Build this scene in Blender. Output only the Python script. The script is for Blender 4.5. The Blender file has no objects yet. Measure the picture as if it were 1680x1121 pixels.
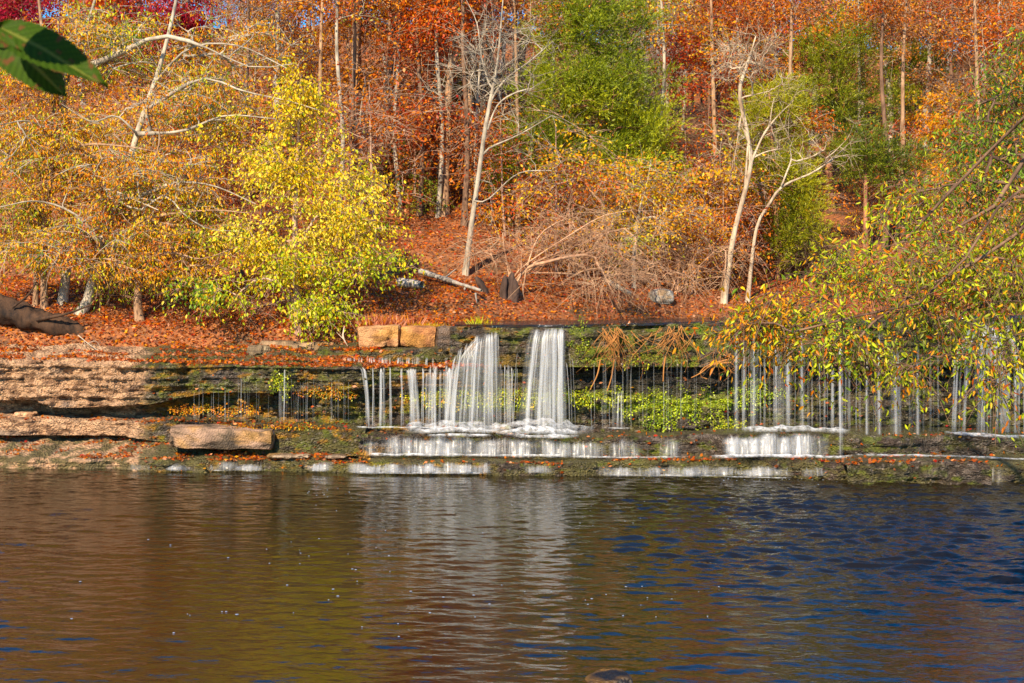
import bpy, math
import numpy as np

# ------------------------------------------------------------------ camera, world, sun, exposure
sc = bpy.context.scene
COL = sc.collection
F = 2333.0                      # focal length in photo pixels (50 mm on a 36 mm sensor, 1680 px wide)
CX, HY, CZ = 840.0, 505.0, 3.5  # principal column, horizon row, eye height above the pool

cam_d = bpy.data.cameras.new("camera")
cam = bpy.data.objects.new("camera", cam_d)
COL.objects.link(cam)
cam.location = (0, 0, CZ)
cam.rotation_euler = (math.radians(90), 0, 0)
cam_d.sensor_width = 36.0
cam_d.lens = 36.0 * F / 1680.0
cam_d.shift_y = -(560.5 - HY) / 1680.0
cam_d.dof.use_dof = True
cam_d.dof.focus_distance = 31.0
cam_d.dof.aperture_fstop = 18.0
cam_d.clip_start = 0.05
cam_d.clip_end = 3000
sc.camera = cam

SUN_EL, SUN_AZ = math.radians(34), math.radians(20)   # azimuth: to the left of straight behind the camera
world = bpy.data.worlds.new("World")
sc.world = world
world.use_nodes = True
wn = world.node_tree
bg = wn.nodes["Background"]
sky = wn.nodes.new("ShaderNodeTexSky")
sky.sky_type = 'NISHITA'
sky.sun_disc = False
sky.sun_elevation = SUN_EL
sky.sun_rotation = math.radians(180) + SUN_AZ
sky.air_density = 1.0
sky.dust_density = 0.0
sky.ozone_density = 2.5
hsv = wn.nodes.new("ShaderNodeHueSaturation")      # deep polarised autumn sky
hsv.inputs["Saturation"].default_value = 1.6
wn.links.new(sky.outputs[0], hsv.inputs["Color"])
wn.links.new(hsv.outputs[0], bg.inputs[0])
bg.inputs[1].default_value = 0.12

sun_d = bpy.data.lights.new("sun", 'SUN')
sun_d.energy = 5.0
sun_d.angle = math.radians(0.5)
sun_d.color = (1.0, 0.82, 0.58)
sun = bpy.data.objects.new("sun", sun_d)
COL.objects.link(sun)
from mathutils import Vector
TRAVEL = Vector((math.sin(SUN_AZ) * math.cos(SUN_EL), math.cos(SUN_AZ) * math.cos(SUN_EL), -math.sin(SUN_EL)))
sun.rotation_euler = TRAVEL.to_track_quat('-Z', 'Y').to_euler()
sun.location = (-20, -40, 40)

sc.view_settings.view_transform = 'Standard'
sc.view_settings.look = 'None'
sc.view_settings.gamma = 1.0
sc.view_settings.exposure = 0.88
sc.cycles.max_bounces = 8
sc.cycles.diffuse_bounces = 3
sc.cycles.glossy_bounces = 3
sc.cycles.transmission_bounces = 3
sc.cycles.transparent_max_bounces = 16
sc.cycles.use_denoising = True

# ------------------------------------------------------------------ helpers
def P(px, py, Y):
    """world point seen at photo pixel (px, py) at distance Y"""
    return np.array([(px - CX) * Y / F, Y, CZ - (py - HY) * Y / F])

def wx(px, Y=30.5):
    return (px - CX) * Y / F

def hash3(i, j, k, s):
    h = (i.astype(np.int64) * 374761393 + j.astype(np.int64) * 668265263 + k.astype(np.int64) * 2147483647 + s * 974634777) & 0xFFFFFFFF
    h = ((h ^ (h >> 13)) * 1274126177) & 0xFFFFFFFF
    h = ((h ^ (h >> 16)) * 2246822519) & 0xFFFFFFFF
    return ((h ^ (h >> 15)) & 0xFFFFFF) / float(0xFFFFFF)

def vnoise(x, y, z, s=0):
    x, y, z = np.broadcast_arrays(np.asarray(x, float), np.asarray(y, float), np.asarray(z, float))
    i, j, k = np.floor(x), np.floor(y), np.floor(z)
    f, g, h = x - i, y - j, z - k
    f = f * f * (3 - 2 * f); g = g * g * (3 - 2 * g); h = h * h * (3 - 2 * h)
    r = 0
    for a in (0, 1):
        for b in (0, 1):
            for c in (0, 1):
                w = (f if a else 1 - f) * (g if b else 1 - g) * (h if c else 1 - h)
                r = r + w * hash3(i + a, j + b, k + c, s)
    return r

def fbm(x, y, z, s=0, o=4):
    r, a, t = 0, 0.5, 0
    for q in range(o):
        r = r + a * vnoise(np.asarray(x) * 2 ** q, np.asarray(y) * 2 ** q, np.asarray(z) * 2 ** q, s + q * 17)
        t += a
        a *= 0.55
    return r / t

def sstep(a, b, x):
    t = np.clip((x - a) / (b - a), 0, 1)
    return t * t * (3 - 2 * t)

def norm(v):
    return v / np.maximum(np.linalg.norm(v, axis=-1, keepdims=True), 1e-9)

def mesh(name, V, Fq, mat, col=None, uv=None, smooth=True):
    """V (n,3), Fq (m,k) index array with one k; col (n,4) stored as colour attribute Col; uv (n,2)"""
    V = np.asarray(V, np.float32); Fq = np.asarray(Fq, np.int32)
    me = bpy.data.meshes.new(name)
    m, k = Fq.shape
    me.vertices.add(len(V)); me.vertices.foreach_set("co", V.ravel())
    me.loops.add(m * k); me.loops.foreach_set("vertex_index", Fq.ravel())
    me.polygons.add(m)
    me.polygons.foreach_set("loop_start", np.arange(0, m * k, k, dtype=np.int32))
    me.polygons.foreach_set("loop_total", np.full(m, k, np.int32))
    me.update(calc_edges=True)
    if smooth:
        me.polygons.foreach_set("use_smooth", np.ones(m, bool))
    if col is not None:
        a = me.color_attributes.new("Col", 'FLOAT_COLOR', 'POINT')
        a.data.foreach_set("color", np.asarray(col, np.float32).ravel())
    if uv is not None:
        l = me.uv_layers.new(name="UVMap")
        l.data.foreach_set("uv", np.asarray(uv, np.float32)[Fq.ravel()].ravel())
    me.materials.append(mat)
    return me

def link(name, data, parent=None, loc=None):
    o = bpy.data.objects.new(name, data)
    COL.objects.link(o)
    if parent is not None:
        o.parent = parent
    if loc is not None:
        o.location = loc
    return o

def tag(o, label, cat, group=None):
    o["label"] = label; o["category"] = cat
    if group: o["group"] = group
    return o

def thing(name, label, cat, loc, group=None):
    return tag(link(name, None, None, [float(c) for c in loc]), label, cat, group)

def setting(name, me, kind='structure'):
    o = link(name, me); o["kind"] = kind
    return o

def grid_faces(nr, nc):
    a = np.arange(nr * nc).reshape(nr, nc)
    return np.stack([a[:-1, :-1], a[:-1, 1:], a[1:, 1:], a[1:, :-1]], -1).reshape(-1, 4)

def tubes(Pts, R, sides=5):
    """Pts (B,n,3), R (B,n) -> verts, quads (tips closed by tapering)"""
    Pts = np.asarray(Pts, float); R = np.asarray(R, float)
    B, n, _ = Pts.shape
    T = norm(np.gradient(Pts, axis=1))
    ref = np.where(np.abs(T[:, :1, 2:3]) > 0.8, np.array([1.0, 0.2, 0]), np.array([0, 0.1, 1.0]))
    N = norm(np.cross(T, np.broadcast_to(ref, T.shape)))
    Bn = np.cross(T, N)
    a = np.arange(sides) * 2 * math.pi / sides
    V = Pts[:, :, None] + R[:, :, None, None] * (np.cos(a)[:, None] * N[:, :, None] + np.sin(a)[:, None] * Bn[:, :, None])
    idx = np.arange(B * n * sides).reshape(B, n, sides)
    nx = np.roll(idx, -1, 2)
    Q = np.stack([idx[:, :-1], nx[:, :-1], nx[:, 1:], idx[:, 1:]], -1).reshape(-1, 4)
    return V.reshape(-1, 3), Q

def merge(parts):
    Vs, Qs, o = [], [], 0
    for V, Q in parts:
        Vs.append(V); Qs.append(Q + o); o += len(V)
    return np.concatenate(Vs), np.concatenate(Qs)

def resample(pts, n):
    pts = np.asarray(pts, float)
    # Catmull-Rom smoothing then even resampling
    if len(pts) > 2:
        p = np.vstack([2 * pts[0] - pts[1], pts, 2 * pts[-1] - pts[-2]])
        out = []
        for i in range(1, len(p) - 2):
            t = np.linspace(0, 1, 8, endpoint=False)[:, None]
            out.append(0.5 * (2 * p[i] + (p[i + 1] - p[i - 1]) * t + (2 * p[i - 1] - 5 * p[i] + 4 * p[i + 1] - p[i + 2]) * t ** 2 + (-p[i - 1] + 3 * p[i] - 3 * p[i + 1] + p[i + 2]) * t ** 3))
        pts = np.vstack(out + [pts[-1:]])
    d = np.r_[0, np.cumsum(np.linalg.norm(np.diff(pts, axis=0), axis=1))]
    s = np.linspace(0, d[-1], n)
    return np.stack([np.interp(s, d, pts[:, c]) for c in range(3)], 1)

# ------------------------------------------------------------------ materials
def new_mat(name):
    m = bpy.data.materials.new(name); m.use_nodes = True
    nt = m.node_tree
    for n in list(nt.nodes): nt.nodes.remove(n)
    out = nt.nodes.new("ShaderNodeOutputMaterial")
    return m, nt, out

def N(nt, kind, **kw):
    n = nt.nodes.new(kind)
    for k, v in kw.items():
        if k in n.inputs: n.inputs[k].default_value = v
        else: setattr(n, k, v)
    return n

def leaf_material(name, trans=0.35, gloss=0.06):
    m, nt, out = new_mat(name)
    at = N(nt, "ShaderNodeAttribute", attribute_name="Col")
    oi = N(nt, "ShaderNodeObjectInfo")
    hs = N(nt, "ShaderNodeHueSaturation")
    mp = N(nt, "ShaderNodeMapRange")
    mp.inputs[3].default_value = 0.485; mp.inputs[4].default_value = 0.515
    nt.links.new(oi.outputs["Random"], mp.inputs[0])
    nt.links.new(mp.outputs[0], hs.inputs["Hue"])
    nt.links.new(at.outputs["Color"], hs.inputs["Color"])
    d = N(nt, "ShaderNodeBsdfDiffuse")
    t = N(nt, "ShaderNodeBsdfTranslucent")
    g = N(nt, "ShaderNodeBsdfGlossy", Roughness=0.45)
    nt.links.new(hs.outputs[0], d.inputs[0])
    nt.links.new(hs.outputs[0], t.inputs[0])
    a = N(nt, "ShaderNodeMixShader", Fac=trans)
    nt.links.new(d.outputs[0], a.inputs[1]); nt.links.new(t.outputs[0], a.inputs[2])
    b = N(nt, "ShaderNodeMixShader", Fac=gloss)
    nt.links.new(a.outputs[0], b.inputs[1]); nt.links.new(g.outputs[0], b.inputs[2])
    nt.links.new(b.outputs[0], out.inputs[0])
    return m

def bark_material(name, c1, c2, scale=9.0, rough=0.9):
    m, nt, out = new_mat(name)
    tc = N(nt, "ShaderNodeTexCoord")
    mp = N(nt, "ShaderNodeMapping"); mp.inputs["Scale"].default_value = (1, 1, 0.35)
    nt.links.new(tc.outputs["Object"], mp.inputs[0])
    n1 = N(nt, "ShaderNodeTexNoise", Scale=scale, Detail=6.0, Roughness=0.7)
    n2 = N(nt, "ShaderNodeTexNoise", Scale=1.3, Detail=3.0)
    nt.links.new(mp.outputs[0], n1.inputs[0]); nt.links.new(tc.outputs["Object"], n2.inputs[0])
    ad = N(nt, "ShaderNodeMath", operation='MULTIPLY_ADD'); ad.inputs[1].default_value = 0.6
    nt.links.new(n1.outputs[0], ad.inputs[0])
    ml = N(nt, "ShaderNodeMath", operation='MULTIPLY'); ml.inputs[1].default_value = 0.45
    nt.links.new(n2.outputs[0], ml.inputs[0]); nt.links.new(ml.outputs[0], ad.inputs[2])
    cr = N(nt, "ShaderNodeValToRGB")
    cr.color_ramp.elements[0].position = 0.42; cr.color_ramp.elements[0].color = (*c2, 1)
    cr.color_ramp.elements[1].position = 0.62; cr.color_ramp.elements[1].color = (*c1, 1)
    nt.links.new(ad.outputs[0], cr.inputs[0])
    bp = N(nt, "ShaderNodeBump", Strength=0.6, Distance=0.03)
    nt.links.new(n1.outputs[0], bp.inputs["Height"])
    b = N(nt, "ShaderNodeBsdfPrincipled", Roughness=rough)
    b.inputs["Specular IOR Level"].default_value = 0.25
    nt.links.new(cr.outputs[0], b.inputs["Base Color"]); nt.links.new(bp.outputs[0], b.inputs["Normal"])
    nt.links.new(b.outputs[0], out.inputs[0])
    return m

def rock_material(name):
    """vertex colour (rgb = stone, a = wetness) broken up by fine noise, with bump"""
    m, nt, out = new_mat(name)
    at = N(nt, "ShaderNodeAttribute", attribute_name="Col")
    tc = N(nt, "ShaderNodeTexCoord")
    mp = N(nt, "ShaderNodeMapping"); mp.inputs["Scale"].default_value = (1, 1, 1.3)
    nt.links.new(tc.outputs["Object"], mp.inputs[0])
    n1 = N(nt, "ShaderNodeTexNoise", Scale=13.0, Detail=8.0, Roughness=0.8)
    n2 = N(nt, "ShaderNodeTexVoronoi", Scale=20.0)
    n3 = N(nt, "ShaderNodeTexNoise", Scale=2.2, Detail=5.0, Roughness=0.6)
    for n in (n1, n2, n3): nt.links.new(mp.outputs[0], n.inputs[0])
    mr = N(nt, "ShaderNodeMapRange"); mr.inputs[1].default_value = 0.3; mr.inputs[2].default_value = 0.7
    mr.inputs[3].default_value = 0.3; mr.inputs[4].default_value = 1.75
    nt.links.new(n1.outputs[0], mr.inputs[0])
    mr2 = N(nt, "ShaderNodeMapRange"); mr2.inputs[1].default_value = 0.3; mr2.inputs[2].default_value = 0.7
    mr2.inputs[3].default_value = 0.72; mr2.inputs[4].default_value = 1.25
    nt.links.new(n3.outputs[0], mr2.inputs[0])
    mm = N(nt, "ShaderNodeMath", operation='MULTIPLY')
    nt.links.new(mr.outputs[0], mm.inputs[0]); nt.links.new(mr2.outputs[0], mm.inputs[1])
    mx = N(nt, "ShaderNodeVectorMath", operation='SCALE')
    nt.links.new(at.outputs["Color"], mx.inputs[0]); nt.links.new(mm.outputs[0], mx.inputs["Scale"])
    ad = N(nt, "ShaderNodeMath", operation='ADD')
    nt.links.new(n1.outputs[0], ad.inputs[0]); nt.links.new(n2.outputs[0], ad.inputs[1])
    bp = N(nt, "ShaderNodeBump", Strength=1.0, Distance=0.09)
    nt.links.new(ad.outputs[0], bp.inputs["Height"])
    rg = N(nt, "ShaderNodeMapRange"); rg.inputs[3].default_value = 0.92; rg.inputs[4].default_value = 0.3
    nt.links.new(at.outputs["Alpha"], rg.inputs[0])
    b = N(nt, "ShaderNodeBsdfPrincipled")
    nt.links.new(mx.outputs[0], b.inputs["Base Color"]); nt.links.new(bp.outputs[0], b.inputs["Normal"])
    nt.links.new(rg.outputs[0], b.inputs["Roughness"])
    nt.links.new(b.outputs[0], out.inputs[0])
    return m

def block_material():
    m = rock_material("quarried_block")
    nt = m.node_tree
    for n in nt.nodes:
        if n.type == 'BUMP': n.inputs['Distance'].default_value = 0.028; n.inputs['Strength'].default_value = 0.8
        if n.type == 'MAPPING': n.inputs['Scale'].default_value = (1.4, 1.4, 1.4)
        if n.type == 'TEX_NOISE' and n.inputs['Scale'].default_value > 10: n.inputs['Scale'].default_value = 6.0
        if n.type == 'MAP_RANGE' and abs(n.inputs[4].default_value - 1.75) < 0.01: n.inputs[3].default_value = 0.6; n.inputs[4].default_value = 1.4
    return m

def ground_material():
    m, nt, out = new_mat("leaf_litter_ground")
    tc = N(nt, "ShaderNodeTexCoord")
    n1 = N(nt, "ShaderNodeTexVoronoi", Scale=16.0)
    n2 = N(nt, "ShaderNodeTexNoise", Scale=0.9, Detail=5.0, Roughness=0.65)
    n3 = N(nt, "ShaderNodeTexNoise", Scale=9.0, Detail=4.0)
    for n in (n1, n2, n3): nt.links.new(tc.outputs["Object"], n.inputs[0])
    cr = N(nt, "ShaderNodeValToRGB")
    e = cr.color_ramp.elements
    e[0].position = 0.0; e[0].color = (0.10, 0.03, 0.012, 1)
    e[1].position = 1.0; e[1].color = (0.40, 0.15, 0.035, 1)
    for p, c in ((0.3, (0.17, 0.06, 0.022, 1)), (0.55, (0.32, 0.11, 0.028, 1)), (0.8, (0.22, 0.07, 0.022, 1))):
        q = e.new(p); q.color = c
    sep = N(nt, "ShaderNodeSeparateColor")
    nt.links.new(n1.outputs["Color"], sep.inputs[0]); nt.links.new(sep.outputs[0], cr.inputs[0])
    mx = N(nt, "ShaderNodeMixRGB", blend_type='MIX')
    r2 = N(nt, "ShaderNodeMapRange"); r2.inputs[1].default_value = 0.52; r2.inputs[2].default_value = 0.68
    nt.links.new(n2.outputs[0], r2.inputs[0]); nt.links.new(r2.outputs[0], mx.inputs[0])
    nt.links.new(cr.outputs[0], mx.inputs[1]); mx.inputs[2].default_value = (0.075, 0.05, 0.022, 1)
    bp = N(nt, "ShaderNodeBump", Strength=0.8, Distance=0.06)
    nt.links.new(n3.outputs[0], bp.inputs["Height"])
    b = N(nt, "ShaderNodeBsdfPrincipled", Roughness=0.9)
    nt.links.new(mx.outputs[0], b.inputs["Base Color"]); nt.links.new(bp.outputs[0], b.inputs["Normal"])
    nt.links.new(b.outputs[0], out.inputs[0])
    return m

def pool_material(name="pool_water", deep=(0.010, 0.0068, 0.002), wind=True):
    m, nt, out = new_mat(name)
    tc = N(nt, "ShaderNodeTexCoord")
    hs = []
    for sx, sy, scl, amp in ((0.55, 1.0, 3.0, 0.2 if wind else 1.2), (0.5, 1.0, 7.0, 0.2), (0.7, 1.0, 14.0, 0.12)):
        mp = N(nt, "ShaderNodeMapping"); mp.inputs["Scale"].default_value = (sx, sy, 1)
        mp.inputs["Rotation"].default_value = (0, 0, 0.12)
        nt.links.new(tc.outputs["Object"], mp.inputs[0])
        n = N(nt, "ShaderNodeTexNoise", Scale=scl, Detail=2.5, Roughness=0.5, Distortion=0.4)
        nt.links.new(mp.outputs[0], n.inputs[0])
        q = N(nt, "ShaderNodeMath", operation='MULTIPLY'); q.inputs[1].default_value = amp
        nt.links.new(n.outputs[0], q.inputs[0]); hs.append(q)
    a1 = N(nt, "ShaderNodeMath", operation='ADD'); a2 = N(nt, "ShaderNodeMath", operation='ADD')
    nt.links.new(hs[0].outputs[0], a1.inputs[0]); nt.links.new(hs[1].outputs[0], a1.inputs[1])
    nt.links.new(a1.outputs[0], a2.inputs[0]); nt.links.new(hs[2].outputs[0], a2.inputs[1])
    bp = N(nt, "ShaderNodeBump", Distance=0.13)
    hm = N(nt, "ShaderNodeMath", operation='MULTIPLY'); hm.inputs[1].default_value = 1.2 if wind else 4.0
    nt.links.new(a2.outputs[0], hm.inputs[0]); nt.links.new(hm.outputs[0], bp.inputs["Height"])
    if wind:   # the breeze ruffles the right-hand half of the pool more
        sp = N(nt, "ShaderNodeSeparateXYZ"); nt.links.new(tc.outputs["Object"], sp.inputs[0])
        mr = N(nt, "ShaderNodeMapRange", interpolation_type='SMOOTHSTEP')
        mr.inputs[1].default_value = 0.5; mr.inputs[2].default_value = 7.0
        mr.inputs[3].default_value = 0.25; mr.inputs[4].default_value = 0.6
        nt.links.new(sp.outputs[0], mr.inputs[0]); nt.links.new(mr.outputs[0], hm.inputs[1])
    else: pass
    b = N(nt, "ShaderNodeBsdfPrincipled", Roughness=0.07, IOR=1.6)
    b.inputs["Base Color"].default_value = (*deep, 1)
    nt.links.new(bp.outputs[0], b.inputs["Normal"]); nt.links.new(b.outputs[0], out.inputs[0])
    return m

def fall_material(name, dens, col=(0.66, 0.67, 0.68)):
    """silky falling water: bright where the strands are thick, clear between them; u runs across, v down"""
    m, nt, out = new_mat(name)
    uv = N(nt, "ShaderNodeUVMap")
    mp = N(nt, "ShaderNodeMapping"); mp.inputs["Scale"].default_value = (26, 0.5, 1)
    nt.links.new(uv.outputs[0], mp.inputs[0])
    n = N(nt, "ShaderNodeTexNoise", Scale=1.0, Detail=4.0, Roughness=0.65)
    nt.links.new(mp.outputs[0], n.inputs[0])
    mr = N(nt, "ShaderNodeMapRange"); mr.inputs[1].default_value = 0.36; mr.inputs[2].default_value = 0.68
    mr.inputs[3].default_value = 0.3 * dens; mr.inputs[4].default_value = dens
    nt.links.new(n.outputs[0], mr.inputs[0])
    at = N(nt, "ShaderNodeAttribute", attribute_name="Col")
    al = N(nt, "ShaderNodeMath", operation='MULTIPLY')
    nt.links.new(mr.outputs[0], al.inputs[0]); nt.links.new(at.outputs["Alpha"], al.inputs[1])
    d = N(nt, "ShaderNodeBsdfDiffuse"); d.inputs[0].default_value = (*col, 1)
    t = N(nt, "ShaderNodeBsdfTranslucent"); t.inputs[0].default_value = (*col, 1)
    g = N(nt, "ShaderNodeBsdfGlossy", Roughness=0.3)
    a = N(nt, "ShaderNodeMixShader", Fac=0.35)
    nt.links.new(d.outputs[0], a.inputs[1]); nt.links.new(t.outputs[0], a.inputs[2])
    b = N(nt, "ShaderNodeMixShader", Fac=0.1)
    nt.links.new(a.outputs[0], b.inputs[1]); nt.links.new(g.outputs[0], b.inputs[2])
    tr = N(nt, "ShaderNodeBsdfTransparent")
    c = N(nt, "ShaderNodeMixShader")
    nt.links.new(al.outputs[0], c.inputs[0]); nt.links.new(tr.outputs[0], c.inputs[1]); nt.links.new(b.outputs[0], c.inputs[2])
    nt.links.new(c.outputs[0], out.inputs[0])
    return m

def foam_material():
    m, nt, out = new_mat("white_foam")
    tc = N(nt, "ShaderNodeTexCoord")
    mp = N(nt, "ShaderNodeMapping"); mp.inputs["Scale"].default_value = (1, 0.6, 1)
    nt.links.new(tc.outputs["Object"], mp.inputs[0])
    n = N(nt, "ShaderNodeTexNoise", Scale=9.0, Detail=5.0, Roughness=0.7)
    nt.links.new(mp.outputs[0], n.inputs[0])
    mr = N(nt, "ShaderNodeMapRange"); mr.inputs[1].default_value = 0.35; mr.inputs[2].default_value = 0.62
    nt.links.new(n.outputs[0], mr.inputs[0])
    at = N(nt, "ShaderNodeAttribute", attribute_name="Col")
    al = N(nt, "ShaderNodeMath", operation='MULTIPLY')
    nt.links.new(mr.outputs[0], al.inputs[0]); nt.links.new(at.outputs["Alpha"], al.inputs[1])
    d = N(nt, "ShaderNodeBsdfDiffuse"); d.inputs[0].default_value = (0.86, 0.88, 0.9, 1)
    tr = N(nt, "ShaderNodeBsdfTransparent")
    c = N(nt, "ShaderNodeMixShader")
    nt.links.new(al.outputs[0], c.inputs[0]); nt.links.new(tr.outputs[0], c.inputs[1]); nt.links.new(d.outputs[0], c.inputs[2])
    nt.links.new(c.outputs[0], out.inputs[0])
    return m

LEAF = leaf_material("autumn_leaf", 0.45, 0.02)
NEEDLE = leaf_material("cedar_needle", 0.15, 0.03)
MOSSM = leaf_material("moss_frond", 0.2, 0.08)
ROCK = rock_material("layered_rock")
BLOCK = block_material()
GROUND = ground_material()
POOL = pool_material()
RIVER = pool_material("river_water", (0.012, 0.011, 0.006), False)
FALL = fall_material("white_water", 0.85)
VEIL = fall_material("thin_water", 0.42)
FOAM = foam_material()
BARK = {
    'pale': bark_material("pale_bark", (0.50, 0.43, 0.33), (0.17, 0.14, 0.11), 6.0),
    'white': bark_material("white_bark", (0.62, 0.50, 0.36), (0.24, 0.16, 0.10), 6.0),
    'grey': bark_material("grey_bark", (0.42, 0.38, 0.33), (0.15, 0.13, 0.11)),
    'tan': bark_material("tan_bark", (0.46, 0.29, 0.17), (0.17, 0.09, 0.05)),
    'cedar': bark_material("cedar_bark", (0.42, 0.20, 0.11), (0.17, 0.07, 0.04)),
    'dark': bark_material("dark_bark", (0.10, 0.06, 0.045), (0.03, 0.018, 0.014)),
    'brown': bark_material("brown_bark", (0.24, 0.14, 0.085), (0.08, 0.045, 0.03)),
    'log': bark_material("shaded_log", (0.085, 0.045, 0.025), (0.015, 0.010, 0.008), 7.0),  # bark colour darkened to stand for the shade on the bank
    'root': bark_material("root_bark", (0.46, 0.20, 0.055), (0.20, 0.08, 0.02)),
    'twigpale': bark_material("pale_twig_bark", (0.60, 0.38, 0.23), (0.30, 0.15, 0.085)),
    'twig': bark_material("twig_bark", (0.50, 0.34, 0.24), (0.24, 0.13, 0.09)),
}

# leaf colours (reflectance)
C = dict(orange=(0.68, 0.20, 0.006), deep=(0.54, 0.105, 0.006), red=(0.45, 0.035, 0.012), crimson=(0.34, 0.008, 0.018),
         rust=(0.34, 0.095, 0.022), gold=(0.80, 0.37, 0.006), yellow=(0.84, 0.56, 0.012), pale=(0.88, 0.70, 0.07), lime=(0.50, 0.56, 0.012),
         green=(0.16, 0.28, 0.015), dark=(0.05, 0.11, 0.012), pink=(0.62, 0.24, 0.09), brown=(0.22, 0.085, 0.03),
         olive=(0.25, 0.27, 0.02), cedar=(0.20, 0.235, 0.006), cedard=(0.07, 0.10, 0.008), cedary=(0.40, 0.40, 0.010), peach=(0.66, 0.32, 0.15))

def palette_colours(rng, pal, clump_v, n_per, mix=0.55):
    """pal: [(colour name, weight)], clump_v in 0..1 per leaf; leaves of a clump lean to one colour"""
    names = [C[p[0]] for p in pal]
    w = np.array([p[1] for p in pal], float); cw = np.cumsum(w) / w.sum()
    v = np.where(rng.random(len(clump_v)) < mix, clump_v, rng.random(len(clump_v)))
    i = np.minimum(np.searchsorted(cw, v), len(names) - 1)
    c = np.array(names)[i] * (0.72 + 0.56 * rng.random((len(v), 1)))
    return np.c_[c, np.ones(len(c))]

def leaf_mesh(rng, name, pos, d, size, cols, mat, width=0.42, fine=False, fold=0.25):
    """leaf blades at pos pointing along d; coarse = one rhomb, fine = pointed oval of two folded halves"""
    n = len(pos)
    d = norm(d)
    r = rng.normal(size=(n, 3)); s = norm(np.cross(d, r)); nn = np.cross(s, d)
    L = (size * (0.7 + 0.6 * rng.random(n)))[:, None]
    W = L * width * (0.8 + 0.4 * rng.random((n, 1)))
    if fine:
        z = fold * W
        V = np.stack([pos, pos + d * L * 0.28 + s * W * 0.42 + nn * z, pos + d * L * 0.62 + s * W * 0.38 + nn * z, pos + d * L - nn * z * 0.5,
                      pos + d * L * 0.62 - s * W * 0.38 + nn * z, pos + d * L * 0.28 - s * W * 0.42 + nn * z], 1)
        b = np.arange(n)[:, None] * 6
        Q = np.concatenate([b + np.array([0, 1, 2, 3]), b + np.array([0, 3, 4, 5])])
        k = 6
    else:
        V = np.stack([pos, pos + d * L * 0.45 + s * W * 0.5, pos + d * L, pos + d * L * 0.45 - s * W * 0.5], 1)
        Q = np.arange(n)[:, None] * 4 + np.array([0, 1, 2, 3]); k = 4
    return mesh(name, V.reshape(-1, 3), Q, mat, col=np.repeat(cols, k, 0), smooth=False)

# ------------------------------------------------------------------ terrain height
BX = np.array([-60, -12, -1.5, 1.2, 5.0, 12, 60.0]); BY = np.array([33.6, 33.6, 33.4, 36.0, 39.0, 41.0, 42.0])
def bank_y(x): return np.interp(x, BX, BY)
def ground_z(x, y):
    x = np.asarray(x, float); y = np.asarray(y, float)
    by = bank_y(x)
    t = y - by
    z = 3.02 + 0.5 * sstep(-0.3, 2.2, t) + 0.18 * np.clip(t, 0, 6)
    z = z - 1.3 * sstep(0.1, -1.1, t)
    z = z + 0.40 * np.clip(t - 5, 0, 34) - 0.05 * np.clip(t - 36, 0, 200) * (t > 36)
    z = z + (fbm(x * 0.35, y * 0.35, 0, 5, 4) - 0.5) * (0.35 + 0.05 * np.clip(t, 0, 30))
    return z

def ground_hit(px, py):
    for Y in np.arange(33.5, 90, 0.1):
        p = P(px, py, Y)
        if ground_z(p[0], Y) >= p[2] and Y > bank_y(p[0]):
            return np.array([p[0], Y, float(ground_z(p[0], Y))])
    return P(px, py, 40)

def on_ground(x, y, sink=0.05):
    return np.array([x, y, float(ground_z(x, y)) - sink])

xs = np.r_[-400, -250, -150, -100, -75, np.linspace(-55, 55, 221), 75, 100, 150, 250, 400]
ys = np.r_[np.linspace(32.6, 46, 110), np.linspace(46.5, 95, 90), 110, 140, 200, 300, 600, 1500]
gx, gy = np.meshgrid(xs, ys)
gz = ground_z(gx, gy)
gz = np.where(gy > 95, np.maximum(gz, 3.0), gz)
setting("hillside", mesh("hillside", np.stack([gx, gy, gz], -1).reshape(-1, 3), grid_faces(len(ys), len(xs)), GROUND))
# near bank that the camera stands on
xs2 = np.r_[-60, -30, np.linspace(-14, 14, 60), 30, 60]; ys2 = np.linspace(-30, 8.5, 50)
gx, gy = np.meshgrid(xs2, ys2)
gz = 1.9 - 2.3 * sstep(1.0, 8.0, gy + 0.8 * vnoise(gx * 0.4, 0, 0, 3)) + 0.3 * (fbm(gx * 0.5, gy * 0.5, 0, 8) - 0.5)
setting("near_bank", mesh("near_bank", np.stack([gx, gy, gz], -1).reshape(-1, 3), grid_faces(len(ys2), len(xs2)), GROUND))
# pool and river
wr = np.random.default_rng(9)
wxs = np.r_[-140, -60, -30, -20, np.arange(-13.2, 13.2, 0.036), 20, 30, 60, 140]
wys = np.r_[np.linspace(2, 12.2, 120), np.arange(12.25, 20, 0.03), np.arange(20, 32.6, 0.045)]
gx, gy = np.meshgrid(wxs, wys)
hz = np.zeros_like(gx)
WAVES = 54
sx = sy = 0
for i in range(WAVES):
    lam = 0.12 * (0.75 / 0.12) ** wr.random()
    th = wr.normal() * 0.42 + 0.10
    k = 2 * math.pi / lam
    a_ = (lam / 0.4) ** -0.25 / k
    hz += a_ * np.sin(k * (gx * math.sin(th) + gy * math.cos(th)) + wr.random() * 6.28)
breeze = 0.056 + 0.20 * sstep(-1.0, 4.0, gx + 2.0 * (vnoise(gx * 0.25, gy * 0.2, 0, 15) - 0.5)) * sstep(13.5, 21, gy + 2 * (vnoise(gx * 0.3, gy * 0.2, 0, 16) - 0.5)) + 0.02 * sstep(-3, -8, gx)
patch = 0.45 + 1.1 * fbm(gx * 0.35, gy * 0.55, 0, 14, 3)
hz = hz * breeze * patch / math.sqrt(WAVES / 2)
hz = hz * (np.abs(gx) < 13.3) * sstep(2, 6, gy)
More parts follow.
